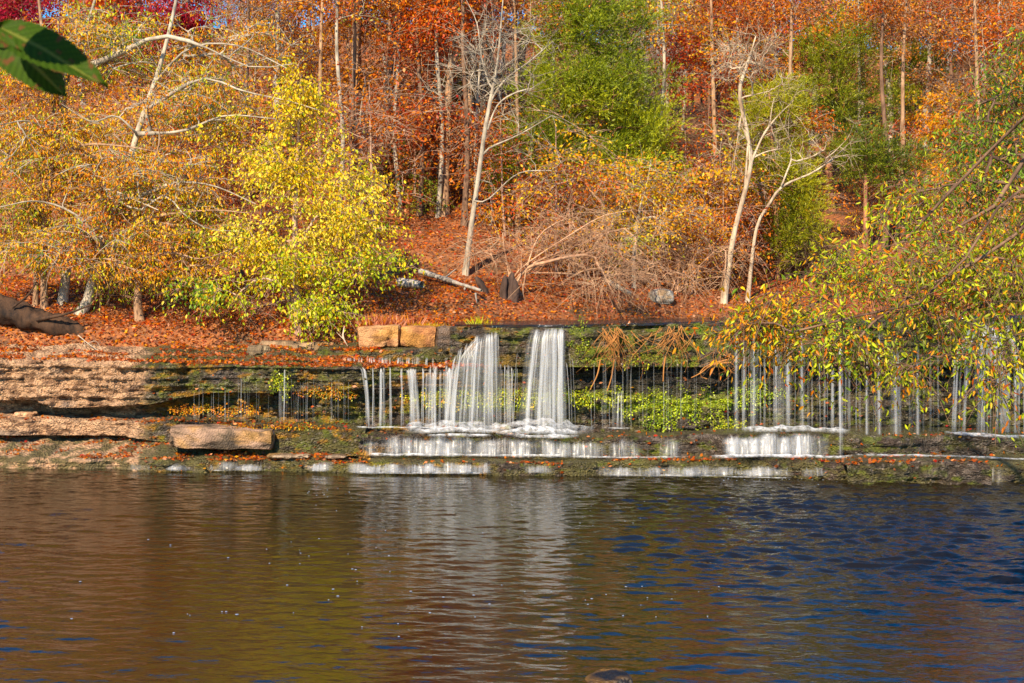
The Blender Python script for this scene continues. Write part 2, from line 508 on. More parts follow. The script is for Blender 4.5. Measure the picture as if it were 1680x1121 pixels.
setting("pool_water", mesh("pool_water", np.stack([gx, gy, hz], -1).reshape(-1, 3), grid_faces(len(wys), len(wxs)), POOL))

# ------------------------------------------------------------------ layered rock ledges
DRY = np.array([0.60, 0.355, 0.195]); DRYD = np.array([0.23, 0.115, 0.055]); WET = np.array([0.075, 0.052, 0.036]); GREY = np.array([0.20, 0.16, 0.13])
OCH = np.array([0.42, 0.20, 0.012]); MOSS = np.array([0.20, 0.25, 0.012]); OLV = np.array([0.12, 0.11, 0.02]); BRIGHT = np.array([0.38, 0.46, 0.02])
BLK = np.array([0.03, 0.024, 0.019])

def mixc(a, b, t):
    return a + (b - a) * t[..., None]

def wall_colour(x, y, z, tread, px, style):
    """stone colour by where along the fall it is: dry and pinkish at the left, wet, mossy and dark to the right, with painted shade under the lip"""
    n1 = fbm(x * 1.1, y, z * 3.0, 31); n2 = fbm(x * 5, y * 5, z * 11, 37, 3); n3 = fbm(x * 2.2, y, z * 7, 43, 3); n4 = vnoise(x * 18, y * 18, z * 22, 47)
    dry = mixc(DRY, DRYD, sstep(0.46, 0.66, n2))
    dry = mixc(dry, GREY * 0.9, sstep(0.62, 0.75, n1) * 0.6)
    wet = mixc(WET, GREY, sstep(0.5, 0.66, n2) * 0.75)
    wet = mixc(wet, OLV, sstep(0.42, 0.6, n1) * 0.7)
    wet = mixc(wet, OCH, sstep(0.53, 0.60, n3) * (1 - sstep(740, 900, px)) * (1 - tread * 0.4) * 0.8)
    wet = mixc(wet, MOSS * 0.8, sstep(0.55, 0.64, fbm(x * 3.5, y * 3, z * 9, 53, 4)) * 0.6)
    wet = mixc(wet, BLK, sstep(0.52, 0.62, fbm(x * 6, y * 6, z * 9, 59, 3)) * 0.7)
    wet = mixc(wet, GREY * 1.7, (n4 > 0.8) * 0.55)
    t = sstep(205, 255, px + 60 * (n1 - 0.5) + 50 * (n2 - 0.5))
    if style == 'top': t = sstep(430, 620, px + 260 * (n1 - 0.5))
    if style == 'low': t = sstep(215, 260, px + 40 * (n1 - 0.5))
    if style == 'wet': t = np.ones_like(px)
    c = mixc(dry, wet, t)
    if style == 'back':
        c = mixc(c, BLK, sstep(1.55, 1.8, z + 0.25 * (n1 - 0.5)) * sstep(850, 960, px) * 0.8)  # shade under the overhanging lip, blackened into the wall colour
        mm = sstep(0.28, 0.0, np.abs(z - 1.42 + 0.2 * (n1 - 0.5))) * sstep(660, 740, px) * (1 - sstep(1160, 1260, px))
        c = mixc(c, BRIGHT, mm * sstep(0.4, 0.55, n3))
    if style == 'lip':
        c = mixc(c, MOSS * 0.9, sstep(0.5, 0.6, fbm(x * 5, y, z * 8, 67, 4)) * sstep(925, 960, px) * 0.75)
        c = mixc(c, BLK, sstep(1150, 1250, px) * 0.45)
    c = mixc(c, OLV * 0.55 + WET * 0.4, tread * t * 0.6)
    if style == 'low': c = mixc(c, OLV * 0.8 + WET * 0.5, sstep(0.66, 0.5, z) * sstep(0.36, 0.55, n2) * 0.8)
    return np.concatenate([c, (0.15 + 0.7 * t)[..., None]], -1)

FACES = []
TREADS = []   # points where fallen leaves can lie: (points, density)
def ledge(name, p0, p1, front, zt, zb, depth, rise, style, amp=0.13, strata=0.085, seed=0, nt=16, step=0.034, kind='structure'):
    """front, zt, zb, depth, rise: lists of (photo column, value) along the fall"""
    f = lambda tab, p: np.interp(p, [q[0] for q in tab], [q[1] for q in tab])
    px = np.arange(p0, p1 + 1, step / 0.01307)
    fy = f(front, px)
    X = (px - CX) * fy / F
    jag = (fbm(X * 0.9, 0, seed, 61 + seed, 4) - 0.5) * 0.8 + (fbm(X * 5, 0, seed, 71 + seed, 3) - 0.5) * 0.1
    fy = fy + jag
    ztop = f(zt, px) + (fbm(X * 1.2, 1, seed, 81, 4) - 0.5) * 0.13
    zbot = f(zb, px)
    H = np.max(ztop - zbot)
    nf = max(5, int(H / 0.03))
    v = np.linspace(0, 1, nf)[:, None]
    Z = zbot + v * (ztop - zbot) + 0 * X
    XX = np.broadcast_to(X, Z.shape)
    # bedding: each layer has its own overhang, cracked into blocks
    zz = Z / strata + 1.1 * fbm(XX * 0.5, 0, Z * 0.6, 91 + seed, 2)
    li = np.floor(zz); fr = zz - li
    lw = 0.28 + 0.5 * hash3(li, li * 0, li * 0, 3 + seed)
    bl = np.floor(XX / lw + 9 * hash3(li, li * 0, li * 0, 4 + seed) + 0.5 * vnoise(XX * 3, Z * 4, 0, 5))
    dep = hash3(li, li * 0, li * 0, 6 + seed) * 0.9 + hash3(li, bl, li * 0, 7 + seed) * 0.6
    groove = sstep(0.22, 0.0, fr) + 0.5 * sstep(0.85, 1.0, fr)
    D = amp * (0.75 - dep) + amp * 0.55 * groove * (0.2 + 1.3 * vnoise(XX * 1.7, li * 3.1, 0, 13)) + (fbm(XX * 3, Z * 5, seed, 101, 3) - 0.5) * amp * 1.1 + (fbm(XX * 8, Z * 11, seed, 102, 3) - 0.5) * (0.2 if amp > 0.12 else 0.11)
    edge = sstep(0.0, 0.12, 1 - v)                   # round the top arris
    YY = fy + D * (0.35 + 0.65 * edge) + (1 - edge) * 0.05
    rows = [np.stack([XX, YY, Z - (1 - edge) * 0.015], -1)]
    dp, rs = f(depth, px), f(rise, px)
    t = np.linspace(0, 1, nt)[1:, None] ** 1.25
    TY = YY[-1] + t * dp
    TX = np.broadcast_to(X, TY.shape) * (1 + 0 * t)
    nb = (fbm(TX * 1.5, TY * 1.5, seed, 111, 4) - 0.5) * 0.14 * sstep(0, 0.3, t)
    # low risers of thin beds across the tread
    TZ = Z[-1] + rs * (0.5 * t + 0.5 * np.floor(t * 4 + 0.8 * vnoise(TX * 0.6, TY * 0.8, seed, 121)) / 4) + nb
    rows.append(np.stack([TX, TY, TZ], -1))
    V = np.concatenate(rows, 0)
    nr, nc = V.shape[:2]
    pxx = np.broadcast_to(px, (nr, nc))
    tr = np.r_[np.zeros(nf), np.ones(nr - nf)][:, None] + 0 * pxx
    col = wall_colour(V[..., 0], V[..., 1], V[..., 2], tr, pxx, style)
    me = mesh(name, V.reshape(-1, 3), grid_faces(nr, nc), ROCK, col=col.reshape(-1, 4), smooth=True)
    TREADS.append((name, V[nf - 1:], pxx[nf - 1:])); FACES.append(V[:nf].reshape(-1, 3))
    return setting(name, me, kind)

# lowest step, just above the pool
ledge("lower_rock_step", -420, 2100, [(-420, 31.9), (0, 31.0), (560, 30.15), (1100, 29.5), (1400, 28.9), (2100, 28.2)],
      [(-420, 0.24), (0, 0.24), (560, 0.24), (1100, 0.31), (1180, 0.38), (2100, 0.40)], [(-420, -0.4), (2100, -0.4)],
      [(-420, 1.6), (200, 1.5), (480, 1.0), (560, 0.9), (2100, 1.2)], [(-420, 0.44), (200, 0.42), (480, 0.14), (600, 0.04), (2100, 0.03)], 'low', amp=0.10, seed=1)
# slab under the dry overhang, running on as a wet step
ledge("left_rock_step", -420, 600, [(-420, 32.8), (0, 31.95), (200, 31.8), (330, 31.45), (450, 31.0), (600, 30.85)],
      [(-420, 1.02), (0, 1.02), (230, 0.98), (420, 0.97), (600, 0.84)], [(-420, 0.66), (200, 0.64), (300, 0.5), (400, 0.3), (600, 0.3)],
      [(-420, 1.6), (600, 1.4)], [(-420, 0.12), (600, 0.1)], 'low', amp=0.06, strata=0.28, seed=2)
ledge("middle_rock_step", 590, 2100, [(590, 30.65), (1050, 30.2), (1160, 29.9), (1200, 29.6), (1340, 29.6), (1680, 29.4), (2100, 29.2)],
      [(590, 0.79), (1050, 0.74), (1195, 0.87), (1340, 0.86), (1680, 0.84), (2100, 0.84)], [(590, 0.1), (2100, 0.1)],
      [(590, 1.3), (2100, 1.9)], [(590, 0.04), (2100, 0.05)], 'wet', amp=0.07, seed=3)
# recessed wall behind the falling water
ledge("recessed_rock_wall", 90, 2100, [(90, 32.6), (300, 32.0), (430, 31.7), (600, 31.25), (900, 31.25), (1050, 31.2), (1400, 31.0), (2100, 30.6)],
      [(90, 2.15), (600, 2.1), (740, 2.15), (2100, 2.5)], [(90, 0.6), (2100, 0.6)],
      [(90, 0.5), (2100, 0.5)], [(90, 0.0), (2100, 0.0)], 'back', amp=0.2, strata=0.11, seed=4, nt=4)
# dry overhanging ledge at the left, running on as the middle terrace
ledge("upper_left_rock_ledge", -420, 800, [(-420, 32.8), (0, 32.1), (220, 31.85), (340, 31.4), (450, 30.95), (600, 30.85), (800, 30.85)],
      [(-420, 2.36), (0, 2.34), (230, 2.31), (450, 2.24), (600, 2.22), (800, 2.22)],
      [(-420, 1.42), (60, 1.42), (85, 1.27), (120, 1.25), (250, 1.36), (340, 1.62), (450, 1.66), (590, 1.72), (800, 1.8)],
      [(-420, 2.6), (220, 2.7), (430, 3.0), (600, 1.0), (800, 0.9)], [(-420, 0.66), (430, 0.6), (600, 0.2), (800, 0.05)], 'wall', amp=0.17, seed=5, nt=40)
ledge("undercut_rock_wall", -420, 330, [(-420, 33.4), (200, 32.7), (330, 32.0)], [(-420, 1.7), (330, 1.9)], [(-420, 0.9), (330, 0.9)],
      [(-420, 0.3), (330, 0.3)], [(-420, 0.0), (330, 0.0)], 'wall', amp=0.14, seed=9, nt=4)
ledge("middle_rock_ledge", 520, 800, [(520, 32.1), (570, 31.6), (800, 31.5)], [(520, 2.55), (800, 2.62)], [(520, 1.9), (800, 1.9)],
      [(520, 2.2), (800, 2.2)], [(520, 0.3), (800, 0.2)], 'wet', amp=0.1, seed=6, nt=14)
# lip that the river runs over
LIPZ = [(735, 3.09), (930, 3.09), (1170, 3.17), (1680, 3.30), (2100, 3.34)]
LIPY = [(735, 31.3), (830, 30.95), (1170, 30.7), (1680, 30.4), (2100, 30.2)]
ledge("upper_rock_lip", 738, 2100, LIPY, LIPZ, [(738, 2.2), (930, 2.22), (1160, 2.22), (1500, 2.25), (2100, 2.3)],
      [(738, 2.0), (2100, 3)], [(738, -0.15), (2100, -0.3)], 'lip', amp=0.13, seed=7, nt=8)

# river above the lip
px = np.linspace(745, 2300, 60)
fy = np.interp(px, [q[0] for q in LIPY], [q[1] for q in LIPY]); fz = np.interp(px, [q[0] for q in LIPZ], [q[1] for q in LIPZ])
x0 = (px - CX) * fy / F
rows = [np.stack([x0, fy + 0.02, fz - 0.02], -1), np.stack([x0, fy + 0.12, fz + 0.035], -1), np.stack([x0 * 1.05, fy + 3, fz * 0 + 3.18 + 0.08 * sstep(900, 1600, px)], -1), np.stack([x0 * 1.4, fy * 0 + 43, fz * 0 + 3.2 + 0.08 * sstep(900, 1600, px)], -1)]
V = np.stack(rows, 0)
setting("river_water", mesh("river_water", V.reshape(-1, 3), grid_faces(4, len(px)), RIVER))

# ------------------------------------------------------------------ rocks
def rock(name, label, cat, centre, size, rot=0.0, tilt=0.0, col=DRY, col2=DRYD, seed=0, boxy=0.8, wet=0.1, leafy=0.0, group=None):
    n = 22
    u = np.linspace(-1, 1, n)
    faces, vs, o = [], [], 0
    for ax in range(3):
        for sg in (-1, 1):
            a, b = np.meshgrid(u, u)
            v = np.zeros((n, n, 3)); v[..., ax] = sg; v[..., (ax + 1) % 3] = a * sg; v[..., (ax + 2) % 3] = b
            vs.append(v.reshape(-1, 3)); faces.append(grid_faces(n, n) + o); o += n * n
    v = np.concatenate(vs)
    sp = norm(v)
    v = sp * (1 - boxy) + v * boxy * (1 - 0.07 * (np.abs(v) ** 6).sum(1, keepdims=True) / 3)
    q = v * 1.0
    s = np.array(size) / 2
    q = q * s
    k = 1.6
    d = (fbm(q[:, 0] * k + seed, q[:, 1] * k, q[:, 2] * k * 1.4, seed, 4) - 0.5)[:, None] * 0.30 * min(size) * 1.2
    lay = hash3(np.floor(q[:, 2] / 0.12 + 0.5 * vnoise(q[:, 0], q[:, 1], 0, seed)), np.full(len(q), seed), np.zeros(len(q)), 8)[:, None] - 0.5
    q = q + sp * (d + lay * 0.018 * np.array([1, 1, 0.1]))
    q = q + sp * (fbm(q[:, 0] * 5, q[:, 1] * 5, q[:, 2] * 5, seed + 9, 4) - 0.5)[:, None] * 0.09
    ct, st = math.cos(tilt), math.sin(tilt)
    q = q @ np.array([[ct, 0, st], [0, 1, 0], [-st, 0, ct]]).T
    cr, sr = math.cos(rot), math.sin(rot)
    q = q @ np.array([[cr, sr, 0], [-sr, cr, 0], [0, 0, 1]])
    nn = fbm(q[:, 0] * 3.5, q[:, 1] * 3.5, q[:, 2] * 3.5, seed + 3, 4)
    crk = np.abs(fbm(q[:, 0] * 1.8, q[:, 1] * 1.8, q[:, 2] * 1.4, seed + 13, 2) - 0.5)[:, None]
    q = q - sp * sstep(0.018, 0.0, crk) * 0.05
    c = mixc(np.array(col), np.array(col2), sstep(0.42, 0.6, nn))
    c = mixc(c, np.array(OCH) * 0.8, sstep(0.58, 0.7, fbm(q[:, 0] * 2, q[:, 1] * 2, q[:, 2] * 3, seed + 5, 3)) * 0.5)
    bed = fbm(q[:, 0] * 0.9, q[:, 1] * 0.9, q[:, 2] * 15, seed + 21, 2)
    c = mixc(c, np.array(col2) * 0.45, sstep(0.58, 0.7, bed) * 0.75); c = mixc(c, np.array(col2) * 0.3, sstep(0.02, 0.0, crk[:, 0]))
    c = np.c_[c, np.full(len(c), wet)]
    me = mesh(name, q, np.concatenate(faces), BLOCK, col=c)
    ob = link(name, me, None, [float(t) for t in centre])
    return tag(ob, label, cat, group)

TANB = (0.50, 0.26, 0.11); TAND = (0.30, 0.12, 0.04)
rock("stone_block", "tan squared block with dry grass behind, left of two beside the falls", "stone block", P(619, 553, 32.0) + [0, 0.35, 0], (0.97, 0.9, 0.50), 0.05, -0.02, TANB, TAND, 11, 0.88)
rock("stone_block", "tan orange stained block touching the trickle right of its twin", "stone block", P(689, 553, 31.95) + [0, 0.35, 0], (0.85, 0.9, 0.46), -0.10, 0.04, (0.46, 0.22, 0.07), TAND, 12, 0.86)
rock("stone_block", "dark wet rock between the tan blocks and the upper lip", "stone block", P(738, 556, 31.75) + [0, 0.4, 0], (0.75, 0.9, 0.55), 0.2, 0.05, (0.14, 0.09, 0.06), (0.06, 0.04, 0.03), 13, 0.75, 0.6)
rock("rock_slab", "tilted pinkish slab resting on the wet step left of centre", "rock slab", P(362, 719, 30.6) + [0, 0.3, 0], (2.3, 1.1, 0.44), 0.10, 0.04, (0.36, 0.22, 0.14), (0.12, 0.08, 0.045), 14, 0.86, 0.3)
rock("boulder", "long grey mossy boulder under the leaning trees behind the dark log", "boulder", P(180, 537, 34.4) + [0, 0.4, 0], (1.5, 1.0, 0.62), -0.1, 0.16, (0.36, 0.30, 0.24), (0.14, 0.11, 0.08), 15, 0.6)
rock("rock_slab", "shadowed brown slab overhanging leaves below the yellow tree", "rock slab", P(345, 552, 33.9) + [0, 0.5, 0], (2.1, 1.3, 0.34), 0.02, -0.03, (0.36, 0.23, 0.15), (0.15, 0.09, 0.06), 16, 0.75)
rock("rock_slab", "ochre crusted rough slab under the yellow tree's roots", "rock slab", P(500, 573, 33.0) + [0, 0.6, 0], (2.3, 1.6, 0.38), 0.0, 0.02, (0.34, 0.22, 0.12), (0.14, 0.09, 0.05), 17, 0.7)
rock("boulder", "small knobbly rock beside the leaf strewn slab edge", "boulder", P(426, 576, 32.4), (0.6, 0.5, 0.3), 0.3, 0.0, (0.38, 0.29, 0.16), (0.16, 0.11, 0.06), 18, 0.3)
rock("boulder", "brown broken rock heap right of the short stump trunk", "boulder", P(262, 540, 34.2), (0.75, 0.6, 0.42), 0.6, 0.2, (0.36, 0.24, 0.16), (0.13, 0.09, 0.06), 19, 0.4)
rock("boulder", "pale boulder on the dry undercut slab at the edge", "boulder", P(38, 682, 32.1) + [0, 0.2, 0], (0.55, 0.4, 0.16), 0.1, 0.0, DRY, DRYD, 20, 0.5)
rock("boulder", "round moss topped rock between the two main falls", "boulder", P(822, 704, 30.75), (0.5, 0.4, 0.2), 0.0, 0.0, (0.16, 0.16, 0.03), (0.10, 0.07, 0.03), 21, 0.3, 0.6)
rock("boulder", "grey boulder on the far bank behind the river", "boulder", on_ground(wx(1085, 39.8), 39.8, -0.1), (0.75, 0.5, 0.42), 0.1, 0.0, (0.27, 0.25, 0.22), (0.11, 0.10, 0.08), 22, 0.4)
rock("boulder", "dark wet rock breaking the pool surface near the viewer", "boulder", P(998, 1119, 13.3) + [0, 0.1, -0.03], (0.50, 0.45, 0.17), 0.2, -0.12, (0.014, 0.012, 0.010), (0.006, 0.005, 0.005), 23, 0.3, 0.7)
rock("rock_slab", "flat pale slab lying in the shallow water on the lowest step", "rock slab", P(475, 748, 30.6), (1.0, 0.5, 0.09), 0.0, 0.0, (0.34, 0.24, 0.15), (0.18, 0.12, 0.07), 24, 0.5, 0.5)
rock("rock_slab", "small flat stone left of the first tiny cascades on the step", "rock slab", P(552, 749, 30.5), (0.5, 0.35, 0.07), 0.0, 0.0, (0.28, 0.19, 0.12), (0.15, 0.10, 0.06), 25, 0.5, 0.5)
# dark ledge in front at the right
for (nm, lb, a, b, yy, zt_) in (("rock_ledge", "dark rough ledge strewn with red leaves at the pool's edge", 1392, 1622, 28.25, 0.44),):
    o = ledge(nm, a, b, [(a, yy + 0.1), (b, yy)], [(a, zt_ - 0.06), (a + 20, zt_), (b - 20, zt_), (b, zt_ - 0.08)], [(a, -0.4), (b, -0.4)], [(a, 1.0), (b, 1.0)], [(a, 0.02), (b, 0.02)], 'wet', amp=0.11, seed=8)
    del o["kind"]; tag(o, lb, "rock ledge")

# ------------------------------------------------------------------ trees
def limb_clumps(rng, limbs, per=5, spread=0.32):
    out = []
    for l in limbs:
        p = resample(l, 20)
        i = rng.integers(7, 20, per)
        out.append(p[i] + rng.normal(size=(per, 3)) * spread * np.array([1, 0.8, 1]) + [0, 0, spread * 0.4])
    return np.concatenate(out)

def skeleton(rng, trunk, r0, r1, clumps, t0=0.25, limbs=(), up=0.35, tip=0.006, wob=0.10, expo=0.5, nt=22):
    """grow a branch from the nearest suitable older branch to every leaf clump; returns tube sets and each clump's branch"""
    tp = resample(trunk, nt)
    pos = [p for p in tp]; par = [-1] + list(range(nt - 1)); age = list(np.linspace(0, 1, nt))
    fixed = list(np.linspace(r0, r1, nt))
    branches = [list(range(nt))]
    elig = [t >= t0 for t in age]
    for pts, ra, rb in limbs:
        lp = resample(pts, 12)
        d = np.linalg.norm(np.array(pos) - lp[0], axis=1); a = int(np.argmin(d))
        ids = [a]
        for i, p in enumerate(lp):
            if i == 0 and d[a] < 0.25: continue
            pos.append(p); par.append(ids[-1]); fixed.append(ra + (rb - ra) * i / 11); elig.append(i > 2); ids.append(len(pos) - 1)
        branches.append(ids)
    PA = np.array(pos); order = np.argsort([np.min(np.linalg.norm(PA - c, axis=1)) for c in clumps])
    pos_arr = np.zeros((len(pos) + 5 * len(clumps), 3)); pos_arr[:len(pos)] = PA
    el = np.zeros(len(pos_arr), bool); el[:len(pos)] = elig
    n = len(pos)
    cb = [None] * len(clumps)
    main_n = len(branches)
    for ci in order:
        c = clumps[ci]
        d = c - pos_arr[:n]
        L = np.linalg.norm(d, axis=1)
        cost = L + 1.0 * np.maximum(0, up * np.hypot(d[:, 0], d[:, 1]) - d[:, 2]) + np.where(el[:n], 0, 1e6)
        a = int(np.argmin(cost)); p0 = pos_arr[a]; L = np.linalg.norm(c - p0)
        dirp = norm(p0 - pos_arr[par[a]]) if par[a] >= 0 else np.array([0, 0, 1.0])
        dv = norm((c - p0)[None])[0]
        p1 = p0 + L * 0.33 * norm((dv * 1.0 + 0.5 * dirp + np.array([0, 0, 0.25]))[None])[0]
        p2 = c - L * 0.33 * norm((dv + np.array([0, 0, -0.15]))[None])[0]
        ids = [a]
        for i, t in enumerate((0.2, 0.4, 0.6, 0.8, 1.0)):
            q = (1 - t) ** 3 * p0 + 3 * (1 - t) ** 2 * t * p1 + 3 * (1 - t) * t * t * p2 + t ** 3 * c
            if t < 1: q = q + rng.normal(size=3) * wob * L * 0.25
            pos_arr[n] = q; el[n] = True; par.append(ids[-1]); fixed.append(0); ids.append(n); n += 1
        branches.append(ids); cb[ci] = ids
    cnt = np.zeros(n); 
    for ids in cb: cnt[ids[-1]] += 1
    for i in range(n - 1, 0, -1):
        cnt[par[i]] += cnt[i]
    rad = np.maximum(tip * np.maximum(cnt, 0.6) ** expo, np.array(fixed))
    sets = []
    for k, ids in enumerate(branches):
        R = rad[ids].copy()
        if k > 0:
            R[0] = min(R[0], R[1] * 1.25)
            if k >= main_n: R[-1] *= 0.7
        sets.append((pos_arr[ids], R))
    return sets, pos_arr, cb

def wood_mesh(name, sets, mat, sides_big=9):
    g = {}
    for p, r in sets:
        s = sides_big if r[0] > 0.05 else (5 if r[0] > 0.015 else 4)
        g.setdefault((len(p), s), []).append((p, r))
    parts = [tubes([a[0] for a in v], [a[1] for a in v], k[1]) for k, v in g.items()]
    V, Q = merge(parts)
    return mesh(name, V, Q, mat)

def twigs(rng, C_, B_, n, length, r, flat=0.5, droop=0.25):
    """n twiglets from each clump centre, roughly along its branch"""
    base = np.repeat(C_, n, 0); bd = np.repeat(B_, n, 0)
    d = rng.normal(size=base.shape) * np.array([1, 1, flat]) + bd * 0.9
    d = norm(d); L = (length * (0.5 + 0.8 * rng.random(len(base))))[:, None]
    side = rng.normal(size=base.shape) * 0.14
    t = np.array([0, 0.33, 0.66, 1.0])
    p = np.stack([base + d * L * k + side * L * (k * k) - np.array([0, 0, 1]) * L * droop * k * k for k in t], 1)
    R = np.tile(r * np.array([1, 0.8, 0.6, 0.35]), (len(base), 1))
    return p, R

def ellipsoids(rng, ells):
    out = []
    for (c, r, n, *b) in ells:
        d = norm(rng.normal(size=(n, 3))); k = rng.random((n, 1)) ** (b[0] if b else 0.5)
        out.append(np.array(c) + d * k * np.array(r))
    return np.concatenate(out)

def tree(name, label, cat, base, trunk, r0, r1, clumps, bark, pal=None, lpc=60, lsize=0.1, lspread=0.35, ntw=4, twl=0.5, twr=0.006, seed=0, t0=0.3,
         limbs=(), droop=0.7, fine=False, width=0.42, up=0.35, flat=0.5, group=None, tip=0.006, cmix=0.55, wob=0.1, mat=None, clumpf=0.45, twdroop=0.25, expo=0.5, pal_fn=None, tw_mat=None):
    rng = np.random.default_rng(seed)
    base = np.asarray(base, float)
    sets, pos, cb = skeleton(rng, np.asarray(trunk, float) - base, r0, r1, np.asarray(clumps) - base, t0, [(np.asarray(l[0], float) - base, l[1], l[2]) for l in limbs], up, tip, wob, expo)
    cl = np.asarray(clumps) - base
    B = norm(np.array([pos[i[-1]] - pos[i[-3]] for i in cb]))
    # flare at the foot
    p, r = sets[0]; r[0] *= 1.35; r[1] *= 1.1
    root = thing(name, label, cat, base, group)
    tp, tr = twigs(rng, cl, B, ntw, twl, twr, flat, twdroop)
    if pal is None:
        link("trunk", wood_mesh("trunk", sets, bark), root)
        Vt, Qt = tubes(tp, tr, 3)
        link("crown", mesh("crown", Vt, Qt, tw_mat or bark), root)
    else:
        sets2 = sets + [(tp[i], tr[i]) for i in range(len(tp))]
        link("trunk", wood_mesh("trunk", sets2, bark), root)
        n = len(cl) * lpc
        ci = np.repeat(np.arange(len(cl)), lpc)
        ti = ci * ntw + rng.integers(0, ntw, n)
        k = rng.random((n, 1)) * 3; i0 = np.minimum(k.astype(int), 2)[:, 0]; f = k - i0[:, None]
        pp = tp[ti, i0] * (1 - f) + tp[ti, i0 + 1] * f
        pp = pp + rng.normal(size=pp.shape) * lspread * np.array([1, 1, 0.6]) * 0.35
        d = rng.normal(size=pp.shape) * np.array([1, 1, 0.7]) + np.array([0, 0, -2.2 * droop]) + 0.5 * B[ci]
        cv = fbm(cl[:, 0] * clumpf, cl[:, 1] * clumpf, cl[:, 2] * clumpf, seed + 7, 2)
        cv = np.argsort(np.argsort(cv)) / len(cv)
        cv = np.clip(cv + rng.normal(size=len(cv)) * 0.1, 0, 1)
        if pal_fn is not None: cv = pal_fn(cl + base, cv)
        cols = palette_colours(rng, pal, cv[ci], lpc, cmix)
        link("crown", leaf_mesh(rng, "crown", pp, d, lsize, cols, mat or LEAF, width, fine), root)
    return root

def pxs(pts, Y):
    """polyline of photo columns/rows at distance Y (Y number or list)"""
    return np.array([P(a[0], a[1], Y if np.isscalar(Y) else Y[i]) for i, a in enumerate(pts)])

def pxell(px, py, rx, ry, Y, ry_m=None, n=50, b=0.5):
    s = Y / F
    return (P(px, py, Y), (rx * s, ry_m or rx * s, ry * s), n, b)

rng = np.random.default_rng(5)

# --- the yellow-green tree by the ledge
b = P(490, 536, 33.4); b[2] = float(ground_z(b[0], b[1])) - 0.3
tree("beech_tree", "bright yellow green tree standing alone by the ledge, thin straight trunk", "tree", b,
     [b, P(487, 470, 33.4), P(484, 380, 33.4), P(487, 280, 33.5), P(491, 190, 33.4), P(494, 125, 33.4)], 0.062, 0.015,
     ellipsoids(rng, [pxell(498, 165, 50, 85, 33.5, 0.8, 36, 0.85), pxell(485, 290, 105, 80, 33.5, 1.2, 62, 0.85), pxell(560, 375, 85, 80, 33.3, 0.9, 44, 0.85), pxell(430, 400, 95, 50, 33.3, 1.0, 30, 0.85), pxell(490, 445, 130, 40, 33.2, 1.0, 40, 0.85),
                      pxell(595, 285, 48, 55, 33.4, 0.8, 9), pxell(385, 235, 50, 50, 33.4, 0.8, 9), pxell(515, 510, 70, 24, 32.9, 0.6, 18), pxell(345, 480, 65, 26, 32.8, 0.7, 15), pxell(620, 440, 50, 40, 33.2, 0.6, 10)]),
     BARK['twig'], [('gold', 1.2), ('yellow', 4), ('pale', 3.2), ('yellow', 2.5), ('lime', 5), ('green', 1.1)], lpc=60, lsize=0.092, lspread=0.5, ntw=6, twl=0.55, seed=1, t0=0.1, fine=True, width=0.55, up=0.1,
     pal_fn=lambda c, v: np.clip(0.5 * v + 0.62 * sstep(5.9, 3.6, c[:, 2]) + 0.08, 0, 1))

# --- spreading trees at the left
LEFTPAL = [('orange', 1.1), ('gold', 5), ('yellow', 5.5), ('lime', 3.6), ('green', 1.2)]
def left_tree(label, base_px, Y, trunk_px, r0, ells, limbs, seed, bark='tan', pal=LEFTPAL, lpc=50):
    b = P(base_px[0], base_px[1], Y); b[2] = float(ground_z(b[0], Y)) - 0.1
    tk = [b] + [P(a, c, Y + (d[0] if d else 0)) for a, c, *d in trunk_px]
    r = np.random.default_rng(seed)
    return tree("beech_tree", label, "tree", b, tk, r0, 0.03, ellipsoids(r, ells), BARK[bark], pal, lpc=int(lpc * 0.92), lsize=0.085, lspread=0.36, ntw=6, twl=0.62, twr=0.009, seed=seed, t0=0.25,
                limbs=[(pxs(l[0], np.linspace(l[1], 32.75, len(l[0]))), l[2], l[3]) for l in limbs], droop=0.95, fine=True, width=0.42, up=-0.05, flat=0.25, tip=0.0072, clumpf=0.6, group=None)

left_tree("leaning dark trunk rising through gold leaves beside the grey boulder", (130, 532), 34.3, [(145, 490), (165, 400), (195, 330), (225, 220), (262, 110), (285, 20), (300, -60)], 0.12,
          [pxell(230, 300, 150, 75, 33.8, 1.3, 120), pxell(330, 180, 110, 70, 34.0, 1.2, 80), pxell(120, 400, 130, 45, 33.4, 0.9, 55)],
          [([(195, 330), (240, 318), (290, 300), (350, 305), (420, 335)], 34, 0.036, 0.01), ([(225, 220), (300, 215), (370, 190), (450, 195)], 33.6, 0.032, 0.01), ([(250, 140), (310, 80), (390, 75), (470, 112)], 34.2, 0.034, 0.01),
           ([(165, 400), (120, 350), (60, 330), (0, 340)], 33.8, 0.04, 0.01), ([(195, 330), (230, 345), (270, 320), (300, 350), (340, 375), (400, 380)], 33.4, 0.03, 0.008), ([(225, 220), (190, 190), (150, 200), (100, 170)], 33.4, 0.03, 0.008), ([(240, 180), (330, 130), (400, 150), (470, 165), (520, 180)], 33.6, 0.035, 0.008)], 11, 'pale')
left_tree("short thick trunk with low yellow orange sprays over the bank", (230, 551), 33.9, [(228, 520), (226, 490), (232, 420), (215, 330), (180, 250)], 0.11,
          [pxell(240, 430, 120, 38, 33.5, 0.9, 50), pxell(300, 385, 110, 62, 33.6, 1.0, 70), pxell(180, 350, 90, 60, 33.9, 1.0, 40)],
          [([(230, 430), (280, 415), (330, 425), (390, 405)], 33.5, 0.03, 0.008), ([(222, 360), (290, 350), (350, 345), (410, 350)], 33.7, 0.03, 0.008), ([(228, 450), (200, 430), (150, 425), (110, 440), (60, 430)], 33.5, 0.025, 0.008), ([(215, 330), (250, 270), (262, 215), (235, 180)], 33.5, 0.03, 0.008)], 12, 'tan')
